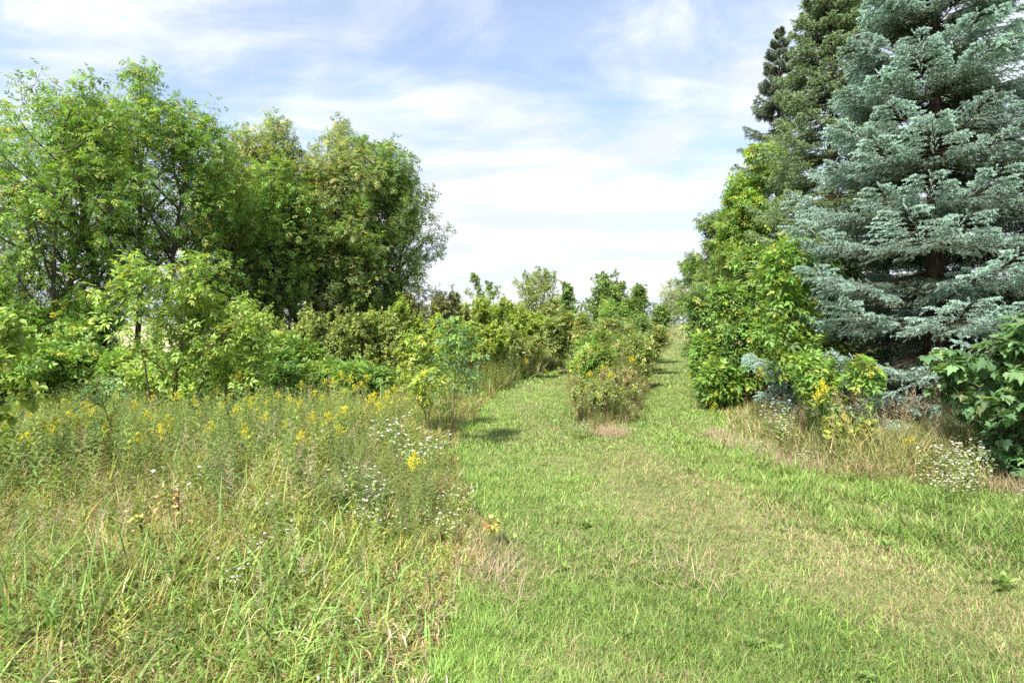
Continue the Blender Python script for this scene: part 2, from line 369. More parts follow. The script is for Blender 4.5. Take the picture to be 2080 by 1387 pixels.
def spruce(x, y, label, seed, H, Rm, col, old, ndens=1.0, nscale=1.0, nl=28, nt=9, whorl=.46, nb=8, zmin=.25, group=None, cut=None, droopy=1.0, rz=0, top_pow=.95, ej=.045, inter=.25, dn_dz=-.9):
    r = R(seed); o = empty('spruce_tree', (x, y, float(ground_z(x, y))), label, 'spruce', group)
    tb = MB(); tr = np.array([[[r.normal(0, .01), r.normal(0, .01), -.1+(H+.1)*i/11] for i in range(12)]]); tubes(tb, tr, [H*.019], [.008], 10)
    zs = []; z = zmin
    while z < H-.12: zs.append(z); z += whorl*(.75+.5*r.random())*(1 if z < H*.75 else .55)
    B = []
    for z in zs:
        u = z/H; n = nb if u < .8 else 5; a0 = r.random()*6.28
        for j in range(n):
            L = Rm*(1-u)**top_pow*(.82+.3*r.random())+.06
            if z < 1.0: L *= .72+.28*z
            B.append((z+r.normal(0, .05), a0+j*6.283/n+r.normal(0, .15), L, u))
        for j in range(int(nb*inter)):
            zz = z+whorl*.5*r.random(); B.append((zz, r.random()*6.28, (Rm*(1-zz/H)**top_pow)*(.35+.4*r.random())+.1, zz/H))
    B = np.array([b for b in B if cut is None or cut(b[1], b[0])]); n = len(B)
    z, a, L, u = B.T; el = np.interp(u, [0, .25, .6, .85, 1], [-.22, -.08, .06, .25, .8])*droopy+r.normal(0, ej, n)
    s = np.linspace(0, 1, 10)[None]; hz = L[:, None]*s; sag = np.interp(u, [0, .5, 1], [.22, .16, .0])
    vz = L[:, None]*(np.tan(el)[:, None]*s-(sag[:, None]*(4*s*(1-s)))*.45+.10*s**3)
    az = a[:, None]+np.cumsum(r.normal(0, .03, (n, 10)), 1)
    br = np.stack([np.cos(az)*hz, np.sin(az)*hz, z[:, None]+vz], -1)
    tubes(tb, br, np.clip(L*.013, .006, .05), np.full(n, .003), 5)
    # side branchlets in the plane of each branch
    def fan(par, plen, k, s0, lf, ang, dz, P=5, curl=.0, zj=.07):
        N = len(par); pid = np.repeat(np.arange(N), k); j = np.tile(np.arange(k), N); t = s0+(1-s0)*(j+.6*r.random(N*k))/k
        b, tan = interp(par[pid], t); sg = np.where(j % 2 == 0, 1., -1.)[:, None]
        sd_ = nrm(np.cross(tan, np.array([0, 0, 1.])))*sg
        A = ang+r.normal(0, .12, N*k); d = nrm(np.cos(A)[:, None]*tan+np.sin(A)[:, None]*sd_+np.stack([0*A, 0*A, dz+r.normal(0, zj, N*k)], 1))
        l = lf(t, plen[pid])*(.8+.4*r.random(N*k)); pts = [b]
        for i in range(P-1): d = nrm(d+np.array([0, 0, curl/(P-1)])); pts.append(pts[-1]+d*(l/(P-1))[:, None])
        return np.stack(pts, 1), t, pid, l
    lat, tl, pl, ll = fan(br, L, nl, .10, lambda t, q: q*.46*(1-t)**.7*(.35+1.3*np.minimum(t, .5))+np.minimum(.10, .22*q)+.03*q, .90, -.05, 6, -.15)
    tw, tt, pt, lt = fan(lat, ll, nt, .22, lambda t, q: np.clip(q*.42*(1.1-t), np.minimum(.07, .5*q), .19), .80, -.10, 4, -.10, .14)
    # short upright shoots along the top and drooping ones under
    up_, tu, pu, lu = fan(br, L, 9, .5, lambda t, q: np.minimum(.12, .3*q), .5, .55, 3, .2)
    dn, td, pd, ld = fan(lat, ll, 3, .3, lambda t, q: np.minimum(.15, .6*q), .5, dn_dz, 4, -.3)
    tubes(tb, lat, np.full(len(lat), .004), np.full(len(lat), .002), 3)
    tb.build('trunk', M_sbark, o, smooth=True)
    cb = MB(); col = np.array(col); old = np.array(old)
    cl = np.clip(1+r.normal(0, .10, n), .7, 1.35)[:, None]           # branch to branch differences
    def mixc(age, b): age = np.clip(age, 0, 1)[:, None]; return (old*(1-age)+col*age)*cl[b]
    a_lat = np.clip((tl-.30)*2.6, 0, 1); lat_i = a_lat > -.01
    nd = lambda k_: max(3, int(round(k_*ndens)))
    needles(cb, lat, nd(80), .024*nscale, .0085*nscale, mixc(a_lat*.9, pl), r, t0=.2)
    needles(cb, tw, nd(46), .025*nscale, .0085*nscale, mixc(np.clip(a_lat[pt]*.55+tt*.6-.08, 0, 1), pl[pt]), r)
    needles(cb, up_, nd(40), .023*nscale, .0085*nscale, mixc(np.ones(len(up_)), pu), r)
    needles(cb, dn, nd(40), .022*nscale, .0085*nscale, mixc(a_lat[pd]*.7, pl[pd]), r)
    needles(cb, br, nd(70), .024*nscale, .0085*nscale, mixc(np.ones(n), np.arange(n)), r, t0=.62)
    needles(cb, tr[:, -3:], nd(200), .026*nscale, .010*nscale, col[None], r)
    print('spruce', seed, n, len(lat), len(tw))
    cb.build('crown', M_needle, o); o.rotation_euler = (0, 0, rz)
    return o

# ------------------------------------------------------------------ grass blades
def blades(mb, x, y, h, w, col, r, seg=3, lean=.35, curl=.9, base_z=None, tipcol=None, az=None):
    n = len(x); h = np.broadcast_to(h, (n,)); w = np.broadcast_to(w, (n,)); az = r.random(n)*6.283 if az is None else az
    th = np.abs(r.normal(lean, lean*.6, n)); cu = np.abs(r.normal(curl, curl*.5, n)); st = h/seg
    z0 = ground_z(x, y)-.01 if base_z is None else base_z
    p = np.stack([x, y, z0], 1).astype(float); dh = np.stack([np.cos(az), np.sin(az), 0*az], 1)
    tw = az+PI/2+r.normal(0, .5, n); wv = np.stack([np.cos(tw), np.sin(tw), r.normal(0, .15, n)], 1)
    V = []; K = []
    tipcol = col if tipcol is None else tipcol
    for i in range(seg):
        f = (1-(i/seg)**2)*.5*(0.75 if i == 0 else 1); V += [p-wv*(w*f)[:, None], p+wv*(w*f)[:, None]]
        K += [col*(1-i/seg)+tipcol*(i/seg)]*2
        a = th+cu*(i+.5)/seg; p = p+(dh*np.sin(a)[:, None]+np.array([0, 0, 1.])*np.cos(a)[:, None])*st[:, None]
    V.append(p); K.append(tipcol*np.ones((n, 3)))
    m = 2*seg+1; V = np.stack(V, 1).reshape(-1, 3); K = np.stack([k*np.ones((n, 3)) for k in K], 1).reshape(-1, 3)
    T = []
    for i in range(seg-1): a = 2*i; T += [(a, a+1, a+3), (a, a+3, a+2)]
    T.append((2*seg-2, 2*seg-1, 2*seg)); T = np.array(T)
    mb.add(V, T[None]+(np.arange(n)*m)[:, None, None], K)
def pts_polar(r, n, d0, d1, u0=-400, u1=2480, power=1.0):
    """ground points between depths d0 and d1, a margin wider than the view on both sides"""
    d = (d0**power+(d1**power-d0**power)*r.random(n))**(1/power); u = u0+(u1-u0)*r.random(n); return (u-CX)/F*d, d

GREEN = [((.085, .17, .028), 4), ((.12, .21, .035), 3), ((.06, .13, .03), 2), ((.17, .22, .05), 1)]
FRESH = [((.11, .24, .035), 5), ((.085, .19, .035), 3), ((.15, .28, .055), 2)]
DRYC = [((.42, .33, .17), 3), ((.31, .23, .12), 2), ((.48, .40, .24), .8), ((.22, .13, .07), .5)]

# ------------------------------------------------------------------ big trees
ASH = [((.075, .155, .026), 5), ((.10, .19, .030), 4), ((.055, .12, .028), 2), ((.16, .21, .035), 1.2), ((.36, .30, .05), .10)]
ASH_O = [((.105, .165, .045), 5), ((.145, .195, .06), 3), ((.07, .125, .035), 3), ((.20, .22, .055), 1.2), ((.34, .28, .05), .12)]
ASH_D = [((.07, .135, .03), 5), ((.105, .18, .038), 4), ((.045, .095, .026), 3), ((.16, .19, .05), .7)]
LIME = [((.115, .20, .038), 5), ((.15, .235, .045), 3), ((.09, .165, .03), 2), ((.30, .33, .05), .4)]
OLIVE = [((.115, .18, .045), 4), ((.155, .215, .055), 3), ((.08, .135, .035), 3), ((.23, .24, .07), .8)]
YGRN = [((.145, .225, .035), 4), ((.19, .26, .04), 2), ((.10, .18, .035), 4), ((.28, .29, .04), .5)]
DKOL = [((.08, .105, .035), 4), ((.12, .14, .045), 2), ((.05, .075, .025), 3)]
BLUEG = [((.075, .15, .055), 4), ((.10, .19, .07), 2), ((.055, .12, .045), 3)]
ORNG = [((.42, .27, .12), 2), ((.36, .29, .10), 2), ((.20, .26, .05), 3)]
pin3 = pinnate(3, .36, 3); pin2 = pinnate(2, .46, 5, ll=.42); pin2n = pinnate(2, .46, 6, simple=False, ll=.42)
l2t = leaf_simple(.55); l2n = leaf_simple(.36); lfull = leaf_full(.58)
oval = lambda t: np.sin(np.clip(t*.93+.05, 0, 1)*PI)**.55*.95+.08
col_ = lambda t: .55+.45*np.sin(np.clip(t, 0, 1)*PI)
cone = lambda t: 1.05-.75*t

EX = 1
def T(u, d): return at(u, d), d
rowg = None
# left row of ashes, nearest first
x, y = T(95, 13.6); broad('ash_tree', x, y, 'leafy bright green ash with several slanting stems at the left end of the row', 'ash tree', 11, 6.5, 2.0, ASH,
      4, .36, tpl=pin3, lsize=.20, k=(22, 7, 4), lk=4, t0=.1, trunk_r=.085, prof=oval, base=.35)
x, y = T(262, 14.2); broad('ash_tree', x, y, 'bright green ash with three close upright trunks and a thin lower crown', 'ash tree', 12, 6.9, 1.75, ASH,
      3, .20, tpl=pin3, lsize=.20, k=(22, 7, 4), lk=4, t0=.26, trunk_r=.10, prof=oval, base=.35)
x, y = T(375, 15.2); broad('ash_tree', x, y, 'rounded green ash standing right beside the three close trunks', 'ash tree', 13, 5.9, 1.6, ASH,
      2, .16, tpl=pin3, lsize=.20, k=(18, 6, 3), lk=4, t0=.3, trunk_r=.075, prof=oval)
x, y = T(505, 18.0); broad('ash_tree', x, y, 'slender olive green ash with a narrow pointed top in the left row', 'ash tree', 14, 7.0, 1.6, ASH_O,
      3, .14, tpl=pin3, lsize=.19, k=(26, 8, 4), lk=4, t0=.12, trunk_r=.09, prof=col_)
x, y = T(612, 18.6); broad('ash_tree', x, y, 'tall olive green ash with a forked dark trunk amid the left row', 'ash tree', 15, 7.2, 1.75, ASH_O,
      3, .18, tpl=pin3, lsize=.185, k=(22, 7, 4), lk=4, t0=.22, trunk_r=.10, prof=oval)
x, y = T(690, 20.2); broad('ash_tree', x, y, 'grey green ash with fine foliage between the forked ash and the dark round one', 'ash tree', 16, 7.6, 2.0, ASH_O,
      3, .18, tpl=pin3, lsize=.185, k=(22, 7, 4), lk=4, t0=.2, trunk_r=.10, prof=oval)
x, y = T(790, 20.6); broad('ash_tree', x, y, 'dark green dense round ash at the open right end of the left row', 'ash tree', 17, 7.0, 1.75, ASH_D,
      3, .22, tpl=pin3, lsize=.21, k=(28, 9, 4), lk=5, t0=.12, trunk_r=.10, prof=oval, base=.4)
x, y = T(440, 17.6); broad('ash_tree', x, y, 'olive green ash half hidden behind the rounded bright one', 'ash tree', 18, 6.4, 1.4, ASH_O,
      3, .15, tpl=pin3, lsize=.19, k=(18, 6, 4), lk=3, t0=.2, trunk_r=.07, prof=oval)
x, y = T(735, 19.2); broad('ash_tree', x, y, 'fresher green ash in front of the dark round one', 'ash tree', 19, 5.6, 1.3, ASH,
      3, .2, tpl=pin3, lsize=.19, k=(18, 6, 4), lk=3, t0=.2, trunk_r=.06, prof=oval)
x, y = T(645, 18.4); broad('ash_tree', x, y, 'upright olive green ash closing the gap right of the forked ash', 'ash tree', 41, 6.8, 1.5, ASH_O,
      4, .12, (.03, 0), tpl=pin3, lsize=.19, k=(22, 7, 4), lk=3, t0=.28, trunk_r=.07, prof=oval)
x, y = T(575, 17.2); broad('ash_tree', x, y, 'slim fresh green ash between the slender and the forked ash', 'ash tree', 42, 6.0, 1.25, ASH,
      3, .12, tpl=pin3, lsize=.19, k=(18, 7, 3), lk=3, t0=.3, trunk_r=.06, prof=oval)
# spruces
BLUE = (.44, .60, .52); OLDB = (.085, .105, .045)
sp1 = spruce(at(1900, 9.9), 9.9, 'big silvery blue spruce with tiered drooping branches beside the mown path', 21, 9.4, 3.05, BLUE, OLDB, ndens=1.15, nb=11, nl=32, whorl=.56, ej=.025, inter=.12, dn_dz=-.6)
sp2 = copy_tree(sp1, (at(2300, 9.2), 9.2, 0), 2.3, .97, 'silvery blue spruce cut by the right edge of the photo')
sp3 = spruce(at(1690, 14.2), 14.2, 'tall yellowish green spruce rising just behind the big blue one', 22, 11.4, 2.5, (.29, .40, .19), (.10, .13, .05), ndens=.5, nscale=1.5, nl=18, nt=6)
sp4 = spruce(at(1583, 18.3), 18.3, 'grey green spruce with a bare leader tip at the far end of the spruces', 23, 10.2, 2.3, (.25, .31, .22), (.09, .11, .05), ndens=.5, nscale=1.5, nl=16, nt=5, nb=6, top_pow=.85, whorl=.55)
sp5 = spruce(at(1960, 13.8), 13.8, 'dark spruce filling the gap behind the two blue ones', 24, 8.0, 2.6, (.27, .35, .24), (.09, .11, .05), ndens=.4, nscale=1.8, nl=16, nt=5, nb=6)
# broad-leaved trees along the right side of the path
x, y = T(1525, 16.8); broad('ash_tree', x, y, 'yellowish green ash leaning out from the spruces over the mown path', 'ash tree', 31, 6.1, .95, ASH+[((.24, .27, .05), .7)],
      3, .12, (-.03, 0), tpl=pin3, lsize=.22, k=(22, 8, 4), lk=4, trunk_r=.06, prof=col_)
x, y = T(1478, 21); broad('ash_tree', x, y, 'green ash with a feathery outline next along the right side of the path', 'ash tree', 32, 5.2, .85, ASH_D+[((.2, .22, .04), 1)],
      3, .15, tpl=pin3, lsize=.22, k=(20, 7, 4), lk=4, trunk_r=.05, prof=col_)
x, y = T(1448, 26); broad('ash_tree', x, y, 'small bluish green ash, the last tall one before the path goes out of sight', 'ash tree', 33, 4.5, .8, ASH_D,
      3, .18, tpl=pin3, lsize=.22, k=(18, 7, 4), lk=4, trunk_r=.05, prof=col_)
x, y = T(1500, 13.6); broad('leafy_shrub', x, y, 'dense green shrub with pinnate leaves at the edge of the path below the leaning ash', 'shrub', 34, 2.4, .62, ASH_D,
      7, .5, tpl=pin3, lsize=.22, k=(12, 7, 4), lk=4, trunk_r=.018, prof=cone, mat=M_twig, base=.4)
x, y = T(1580, 12.2); broad('leafy_shrub', x, y, 'taller green shrub pressed against the skirts of the spruces', 'shrub', 35, 3.1, .65, ASH_D+ASH,
      6, .4, tpl=pin3, lsize=.22, k=(14, 7, 4), lk=4, trunk_r=.02, prof=cone, mat=M_twig, base=.4)
x, y = T(1645, 9.8); broad('ash_sapling', x, y, 'ash sapling with large fresh leaves in front of the big blue spruce', 'sapling', 36, 3.0, .55, ASH,
      2, .2, (-.05, 0), tpl=pin2n, lsize=.21, k=(11, 4, 3), lk=3, trunk_r=.025, prof=cone, mat=M_twig, droop=.45)
x, y = T(1505, 12.6); broad('leafy_shrub', x, y, 'low spreading green shrub leaning into the path where the bank begins', 'shrub', 37, 1.45, .5, ASH,
      6, .6, tpl=pin2, lsize=.24, k=(10, 6, 3), lk=4, trunk_r=.014, prof=cone, mat=M_twig, base=.35)
x, y = T(1695, 8.4); broad('ash_sapling', x, y, 'short sapling with big pointed leaves by the dark gap under the blue spruce', 'sapling', 38, 1.3, .25, ASH,
      3, .35, tpl=pin2n, lsize=.18, k=(6, 3, 2), lk=3, trunk_r=.010, prof=cone, mat=M_twig, droop=.5)
x, y = T(1715, 7.9); broad('yellow_shrub', x, y, 'low yellow green plant with broad leaves in the tall bank grass', 'shrub', 39, .45, .16, [((.125, .18, .035), 3), ((.16, .20, .04), 2)],
      5, .6, tpl=lfull, lsize=.08, k=(4, 3, 2), lk=3, trunk_r=.006, prof=cone, mat=M_twig)
x, y = T(2135, 6.5); broad('maple_shrub', x, y, 'dense green maple shrub with lobed leaves at the right edge', 'shrub', 40, 1.68, .45, [((.06, .13, .045), 4), ((.08, .16, .055), 3), ((.045, .10, .035), 2), ((.12, .17, .06), .7)],
      8, .5, tpl=maple_leaf(), lsize=.10, k=(11, 5, 3), lk=3, t0=.05, trunk_r=.014, prof=oval, mat=M_twig, base=.3, flat=.72, droop=.4)
# far end of the clearing
far = [
 ('grey_tree', 983, 43, 5.0, .85, ASH_D, oval, 'small far dark green tree with a rounded top, left of the far pair', 'tree', 2),
 ('poplar_tree', 1090, 44, 5.2, 1.6, ASH_O, oval, 'far pale green tree with a broad flat crown beyond the bushes', 'tree', 4),
 ('young_tree', 1163, 27, 3.3, .45, ASH_D, col_, 'thin upright young tree between the far pale tree and the apple tree', 'tree', 1),
 ('apple_tree', 1232, 31, 3.9, 1.15, ASH_D, oval, 'bushy green apple tree with long shoots sticking out to the right', 'apple tree', 4),
 ('young_tree', 1300, 26, 3.2, .5, ASH_D, cone, 'upright dark green young tree on the strip between the two paths', 'tree', 3),
 ('young_tree', 1362, 80, 6.6, 2.2, OLIVE, oval, 'olive tree with reddish tips at the far end of the path', 'tree', 4),
 ('young_tree', 1420, 78, 6.0, 2.0, ASH, oval, 'rounded green tree closing the far right of the path', 'tree', 4),
 ('young_tree', 1135, 38, 2.9, 1.2, ASH_O, oval, 'low pale tree under the broad far crown', 'tree', 4),
]
for i, (nm, u, d, h, w, pal, pf, lab, cat, ns) in enumerate(far):
    x, y = T(u, d); broad(nm, x, y, lab, cat, 50+i, h, w, pal, ns, .2, tpl=l2t if i != 4 else pin2, lsize=.13 if i != 4 else .2, k=(14, 7, 4), lk=5, trunk_r=.04, prof=pf, base=.2)
# shrubs between the ash row and the path
bushes = [
 (640, 14.2, 2.1, .85, OLIVE, 'olive green twiggy shrub with arching shoots below the forked ash', 8, 'honeysuckle_shrub'),
 (745, 15.0, 2.1, .8, OLIVE, 'olive shrub with dense small leaves, middle of the shrub belt', 8, 'honeysuckle_shrub'),
 (800, 15.6, 2.55, .85, YGRN, 'yellow green shrub with upright bright shoots in front of the dark round ash', 7, 'honeysuckle_shrub'),
 (895, 18.6, 2.85, 1.15, DKOL, 'dark olive shrub standing right of the yellow green one', 8, 'honeysuckle_shrub'),
 (1000, 20.5, 2.75, .95, YGRN, 'tall shrub with yellow topped upright shoots beside the left path', 8, 'buckthorn_shrub'),
 (950, 17.2, 1.9, .75, YGRN, 'low yellow green shrub in front of the tall yellow topped one', 6, 'buckthorn_shrub'),
 (1095, 22.5, 2.2, .95, YGRN, 'wide yellow green shrub at the bend of the left path', 8, 'buckthorn_shrub'),
 (1045, 19.0, 1.55, .85, OLIVE, 'grey green shrub leaning over the left path', 7, 'willow_shrub'),
 (1172, 20.6, 2.2, .42, ASH_O, 'narrow leafy shrub on the tip of the far strip between the paths', 5, 'leafy_shrub'),
 (560, 13.2, 1.25, .8, ASH, 'low green shrub at the foot of the olive shrubs', 6, 'leafy_shrub'),
 (1235, 17.0, 1.5, .3, ASH, 'upright leafy shrub in the middle of the strip between the paths', 5, 'leafy_shrub'),
 (1275, 20.5, 1.7, .4, ASH_O, 'pale leafy shrub behind the upright one on the strip between the paths', 6, 'leafy_shrub'),
]
for i, (u, d, h, w, pal, lab, ns, nm) in enumerate(bushes):
    x, y = T(u, d); small = nm in ('honeysuckle_shrub', 'buckthorn_shrub')
    broad(nm, x, y, lab, 'shrub', 70+i, h*.84, w, pal, ns, .45, tpl=l2t if small else (l2n if nm == 'willow_shrub' else pin2), lsize=.06 if small else (.09 if nm == 'willow_shrub' else .22),
          k=(12, 7, 4) if small else (9, 6, 3), lk=9 if small else 4, trunk_r=.02, prof=cone, mat=M_twig, base=.5, up=(.7, .6, .4), ang=(.6, .6, .65), droop=.1, shoot=.32)
# undergrowth in front of the ash row
low = [(20, 11.4, 1.5, .9, ASH), (150, 11.9, 1.1, .8, ASH), (250, 12.4, .7, .7, LIME), (420, 11.9, .8, .9, LIME), (505, 12.6, .95, .7, ASH), (330, 12.9, .9, .7, ASH), (690, 12.9, .8, .6, ASH), (75, 12.8, 2.3, 1.0, ASH), (-120, 11, 1.2, 1, ASH)]
lowlab = ['bramble thicket at the far left below the ash row', 'low bramble left of the ash trunks', 'small lime green bramble in front of the ash trunks', 'lime green bramble below the bright sapling',
          'dark green bramble right of the bright sapling', 'low bramble just right of the ash trunks', 'low bramble at the foot of the olive shrubs', 'taller bramble behind the far left thicket', 'bramble thicket on the left edge of the meadow']
for i, ((u, d, h, w, pal), lab) in enumerate(zip(low, lowlab)):
    x, y = T(u, d); broad('bramble', x, y, lab, 'bramble', 90+i, h, w, pal, 8, .9, tpl=pin2, lsize=.2, k=(7, 5, 3), lk=4, trunk_r=.008, prof=cone, mat=M_twig, base=.5, group='brambles along the foot of the ash row')
# saplings in the meadow
x, y = T(345, 9.9); broad('ash_sapling', x, y, 'wide bright lime green ash sapling in front of the ash trunks', 'sapling', 110, 2.6, 1.0, LIME,
      4, .4, tpl=pin2n, lsize=.17, k=(11, 4, 2), lk=3, trunk_r=.022, prof=cone, mat=M_twig, base=.2, droop=.35)
x, y = T(470, 10.6); broad('ash_sapling', x, y, 'shorter lime green ash sapling joined to the right of the wide one', 'sapling', 111, 2.05, .65, LIME,
      3, .4, tpl=pin2n, lsize=.16, k=(10, 4, 2), lk=3, trunk_r=.02, prof=cone, mat=M_twig, droop=.35)
x, y = T(905, 8.4); broad('ash_sapling', x, y, 'slim dark stemmed ash sapling at the left edge of the mown path', 'sapling', 112, 1.6, .48, ASH+BLUEG,
      1, .1, tpl=pin2n, lsize=.13, k=(12, 4, 2), lk=3, trunk_r=.014, prof=oval, mat=M_twig, t0=.3, droop=.35)
x, y = T(860, 9.6); broad('ash_sapling', x, y, 'yellow green sapling just behind the slim dark stemmed one', 'sapling', 113, 1.5, .32, YGRN,
      3, .3, tpl=pin2n, lsize=.13, k=(7, 3, 2), lk=3, trunk_r=.01, prof=oval, mat=M_twig)
x, y = T(-100, 5.6); broad('maple_sapling', x, y, 'yellow green sapling with broad leaves reaching in at the left edge', 'sapling', 114, 2.0, .3, [((.12, .20, .04), 3), ((.17, .23, .04), 1)],
      2, .2, tpl=lfull, lsize=.10, k=(9, 4, 3), lk=3, trunk_r=.014, prof=oval, mat=M_twig)
x, y = T(262, 6.6); broad('ash_sapling', x, y, 'thin brown stemmed sapling alone in the meadow grass', 'sapling', 115, 1.12, .26, BLUEG,
      1, .1, tpl=pin2n, lsize=.10, k=(6, 2, 1), lk=2, trunk_r=.011, prof=lambda t: .25+.8*t, mat=M_twig, t0=.45)
x, y = T(345, 4.2); broad('oak_seedling', x, y, 'dwarf seedling with orange and yellow leaves in the near meadow', 'seedling', 116, .58, .11, ORNG,
      2, .3, tpl=lfull, lsize=.035, k=(3, 1, 1), lk=1, trunk_r=.007, prof=oval, mat=M_twig)
x, y = T(995, 4.75); broad('oak_seedling', x, y, 'tiny seedling with three tan orange leaves at the edge of the mown grass', 'seedling', 117, .22, .06, ORNG,
      1, .2, tpl=lfull, lsize=.05, k=(2, 1, 1), lk=2, trunk_r=.003, prof=oval, mat=M_twig)
x, y = T(1215, 10.6); broad('leafy_shrub', x, y, 'twiggy shrub with yellow green top at the near tip of the strip between the paths', 'shrub', 118, .66, .2, YGRN+[((.12, .16, .07), 8)],
      9, .32, tpl=l2n, lsize=.05, k=(5, 3, 2), lk=4, ang=(.5, .5, .5), trunk_r=.008, prof=cone, mat=M_twig, base=.35)
x, y = T(1262, 12.0); broad('leafy_shrub', x, y, 'reddish twiggy shrub beside the right path on the strip', 'shrub', 119, .75, .2, [((.13, .15, .055), 3), ((.16, .20, .06), 4), ((.2, .12, .06), .8)],
      8, .32, tpl=l2n, lsize=.05, k=(5, 3, 2), lk=4, ang=(.5, .5, .5), trunk_r=.008, prof=cone, mat=M_twig, base=.35)

sp6 = copy_tree(sp5, (at(2190, 14.5), 14.5, 0), 1.0, 1.02, 'dark spruce behind the blue spruce at the right edge')
sp7 = copy_tree(sp5, (at(1800, 18.5), 18.5, 0), 4.0, 1.0, 'dark spruce deep in the stand behind the yellowish green one')
more = [
 (1225, 13.6, 1.15, .22, ASH+[((.2,.2,.06),3)], 'slim leafy sapling standing in the weeds halfway along the near end of the strip'),
 (1290, 16.0, 1.3, .22, OLIVE, 'olive sapling at the right side of the strip between the paths'),
 (1195, 15.4, 1.0, .2, YGRN, 'yellow green sapling at the left side of the strip between the paths'),
 (1292, 21.5, 1.9, .35, ASH_D, 'dark green sapling crowding the right path from the strip'),
 (1240, 24.5, 2.5, .45, ASH, 'fresh green sapling on the far part of the strip'),
]
for i, (u, d, hh, w, pal, lab) in enumerate(more):
    x, y = T(u, d); broad('young_sapling', x, y, lab, 'sapling', 130+i, hh, w, pal, 4, .22, tpl=pin2, lsize=.15, k=(10, 4, 3), lk=4, trunk_r=.01, prof=col_, mat=M_twig)

# ------------------------------------------------------------------ ground cover
def dryness(x, y):
    """worn, dry line down the middle of the mown grass"""
    ln = np.array([G(1250, 925), G(1290, 990), G(1420, 1060), G(1700, 1180), G(2080, 1290)]); d = edge_dist(ln, x, y)
    ln2 = np.array([G(1060, 830), G(1100, 900), G(1240, 960)]); d2 = edge_dist(ln2, x, y)
    v = np.clip(1.3-d/.62, 0, 1)*1.0; v = np.maximum(v, np.clip(1-d2/.5, 0, 1)*.45); v = np.maximum(v, np.clip((fnoise(x, y, .9)-.55)*5, 0, 1)*.45)
    return np.clip(v+(fnoise(x+3, y, .35)-.5)*.9-.05, 0, 1)
def lush(x, y):
    ln = np.array([G(1500, 930), G(1750, 1060), G(2300, 1130)]); return np.clip(1.3-edge_dist(ln, x, y)/.8, 0, 1)

def mown_grass():
    r = R(201); b = MB(); dr = MB()
    for d0, d1, n, wm in ((1.6, 4.0, 260000, .0040), (4.0, 8, 260000, .0062), (8, 16, 170000, .011), (16, 34, 90000, .024), (34, 75, 40000, .06)):
        x, y = pts_polar(r, n, d0, d1, -100 if d0 > 8 else -300, 2300 if d0 < 8 else 1600); k = mown(x, y); x = x[k]; y = y[k]
        ed = np.minimum(edge_dist(OUT, x, y), edge_dist(ISL, x, y)); q = .78*dryness(x, y)*np.clip(ed/.35, .2, 1); lu = lush(x, y)*(x > 1.0)
        m = len(x); clump = fnoise(x, y, .16); big = fnoise(x+9, y, 1.3)
        h = (.038+.05*clump+.09*np.clip(1-ed/.30, 0, 1)*clump+.12*lu*clump*(fnoise(x, y, .4) > .42))*(1-.32*q)*(.55+.95*r.random(m)); h *= 1+.3*(d0 > 8)
        keep = r.random(m) < (1-.45*q); isdry = r.random(m) < (.05+.50*q)
        c = palette(r, m, [((.15, .255, .05), 3), ((.125, .225, .04), 3), ((.21, .28, .075), 2), ((.085, .155, .035), 2)], .2)*(.6+.8*big)[:, None]
        c = c*(1-.55*q[:, None])+np.array([.30, .30, .13])*(.55*q[:, None])
        w = wm*(.7+.7*r.random(m))*(1+.8*lu*(r.random(m) < .3))
        s = keep & ~isdry; blades(b, x[s], y[s], h[s], w[s], c[s], r, 3, .45, .9)
        s = isdry; cd = palette(r, m, [((.42, .35, .20), 3), ((.33, .26, .14), 2), ((.24, .16, .09), 1)], .15)
        blades(dr, x[s], y[s], (h*.9+.018)[s], w[s]*.9, cd[s]*(.6+.8*fnoise(x[s], y[s], .22))[:, None], r, 2, .95, .6)
    tag(b.build('mown_grass', M_grass), kind='stuff'); tag(dr.build('dry_clippings', M_dry), kind='stuff')
mown_grass()

def cover(name, r, reg, bands, pal, hf, wf, keepf=None, mat=None, seg=3, lean=.35, curl=.9, u0=-450, u1=2500, tip=None, jit=.24, lift=0):
    b = MB()
    for d0, d1, n in bands:
        x, y = pts_polar(r, n, d0, d1, u0, u1); k = reg(x, y)
        if keepf is not None: k &= r.random(len(x)) < keepf(x, y)
        x = x[k]; y = y[k]; m = len(x)
        if m == 0: continue
        h = hf(x, y)*(.55+.75*r.random(m)); w = np.maximum(wf*(.6+.8*r.random(m)), y*.0013)
        c = palette(r, m, pal, jit)*(.6+.8*fnoise(x, y, 1.1))[:, None]
        bz = None if not lift else ground_z(x, y)+hf(x, y)*lift*r.random(m)
        blades(b, x, y, h, w, c, r, seg, lean, curl, base_z=bz, tipcol=None if tip is None else c*(1-tip[1])+np.array(tip[0])*tip[1])
    return tag(b.build(name, mat or M_grass), kind='stuff')
OX = OUT[:11]
def left_of(x, y):
    xs = np.interp(y, OX[:, 1], OX[:, 0]); return (x < xs+.35) & ~mown(x, y)
def on_right(x, y):
    o = OUT[12:22][::-1]; xs = np.interp(y, o[:, 1], o[:, 0]); return (x > xs-.5) & ~mown(x, y) & ~left_of(x, y)
def on_isl(x, y): a, b = wob(x, y); return inside(ISL, a, b)
def mh(x, y):   # height of the meadow
    ed = edge_dist(OUT, x, y); return np.clip(.25+ed*.45, 0, 1)*(.22+.40*fnoise(x, y, 1.4))*np.clip(.68+.06*y, .7, 1.2)
r = R(301)
MG = [((.18, .25, .04), 4), ((.23, .285, .045), 4), ((.13, .20, .03), 3), ((.29, .28, .07), 3)]
field = lambda x, y: left_of(x, y) & (y > 1.3) & (y < 17) & (x > -11-.5*y)
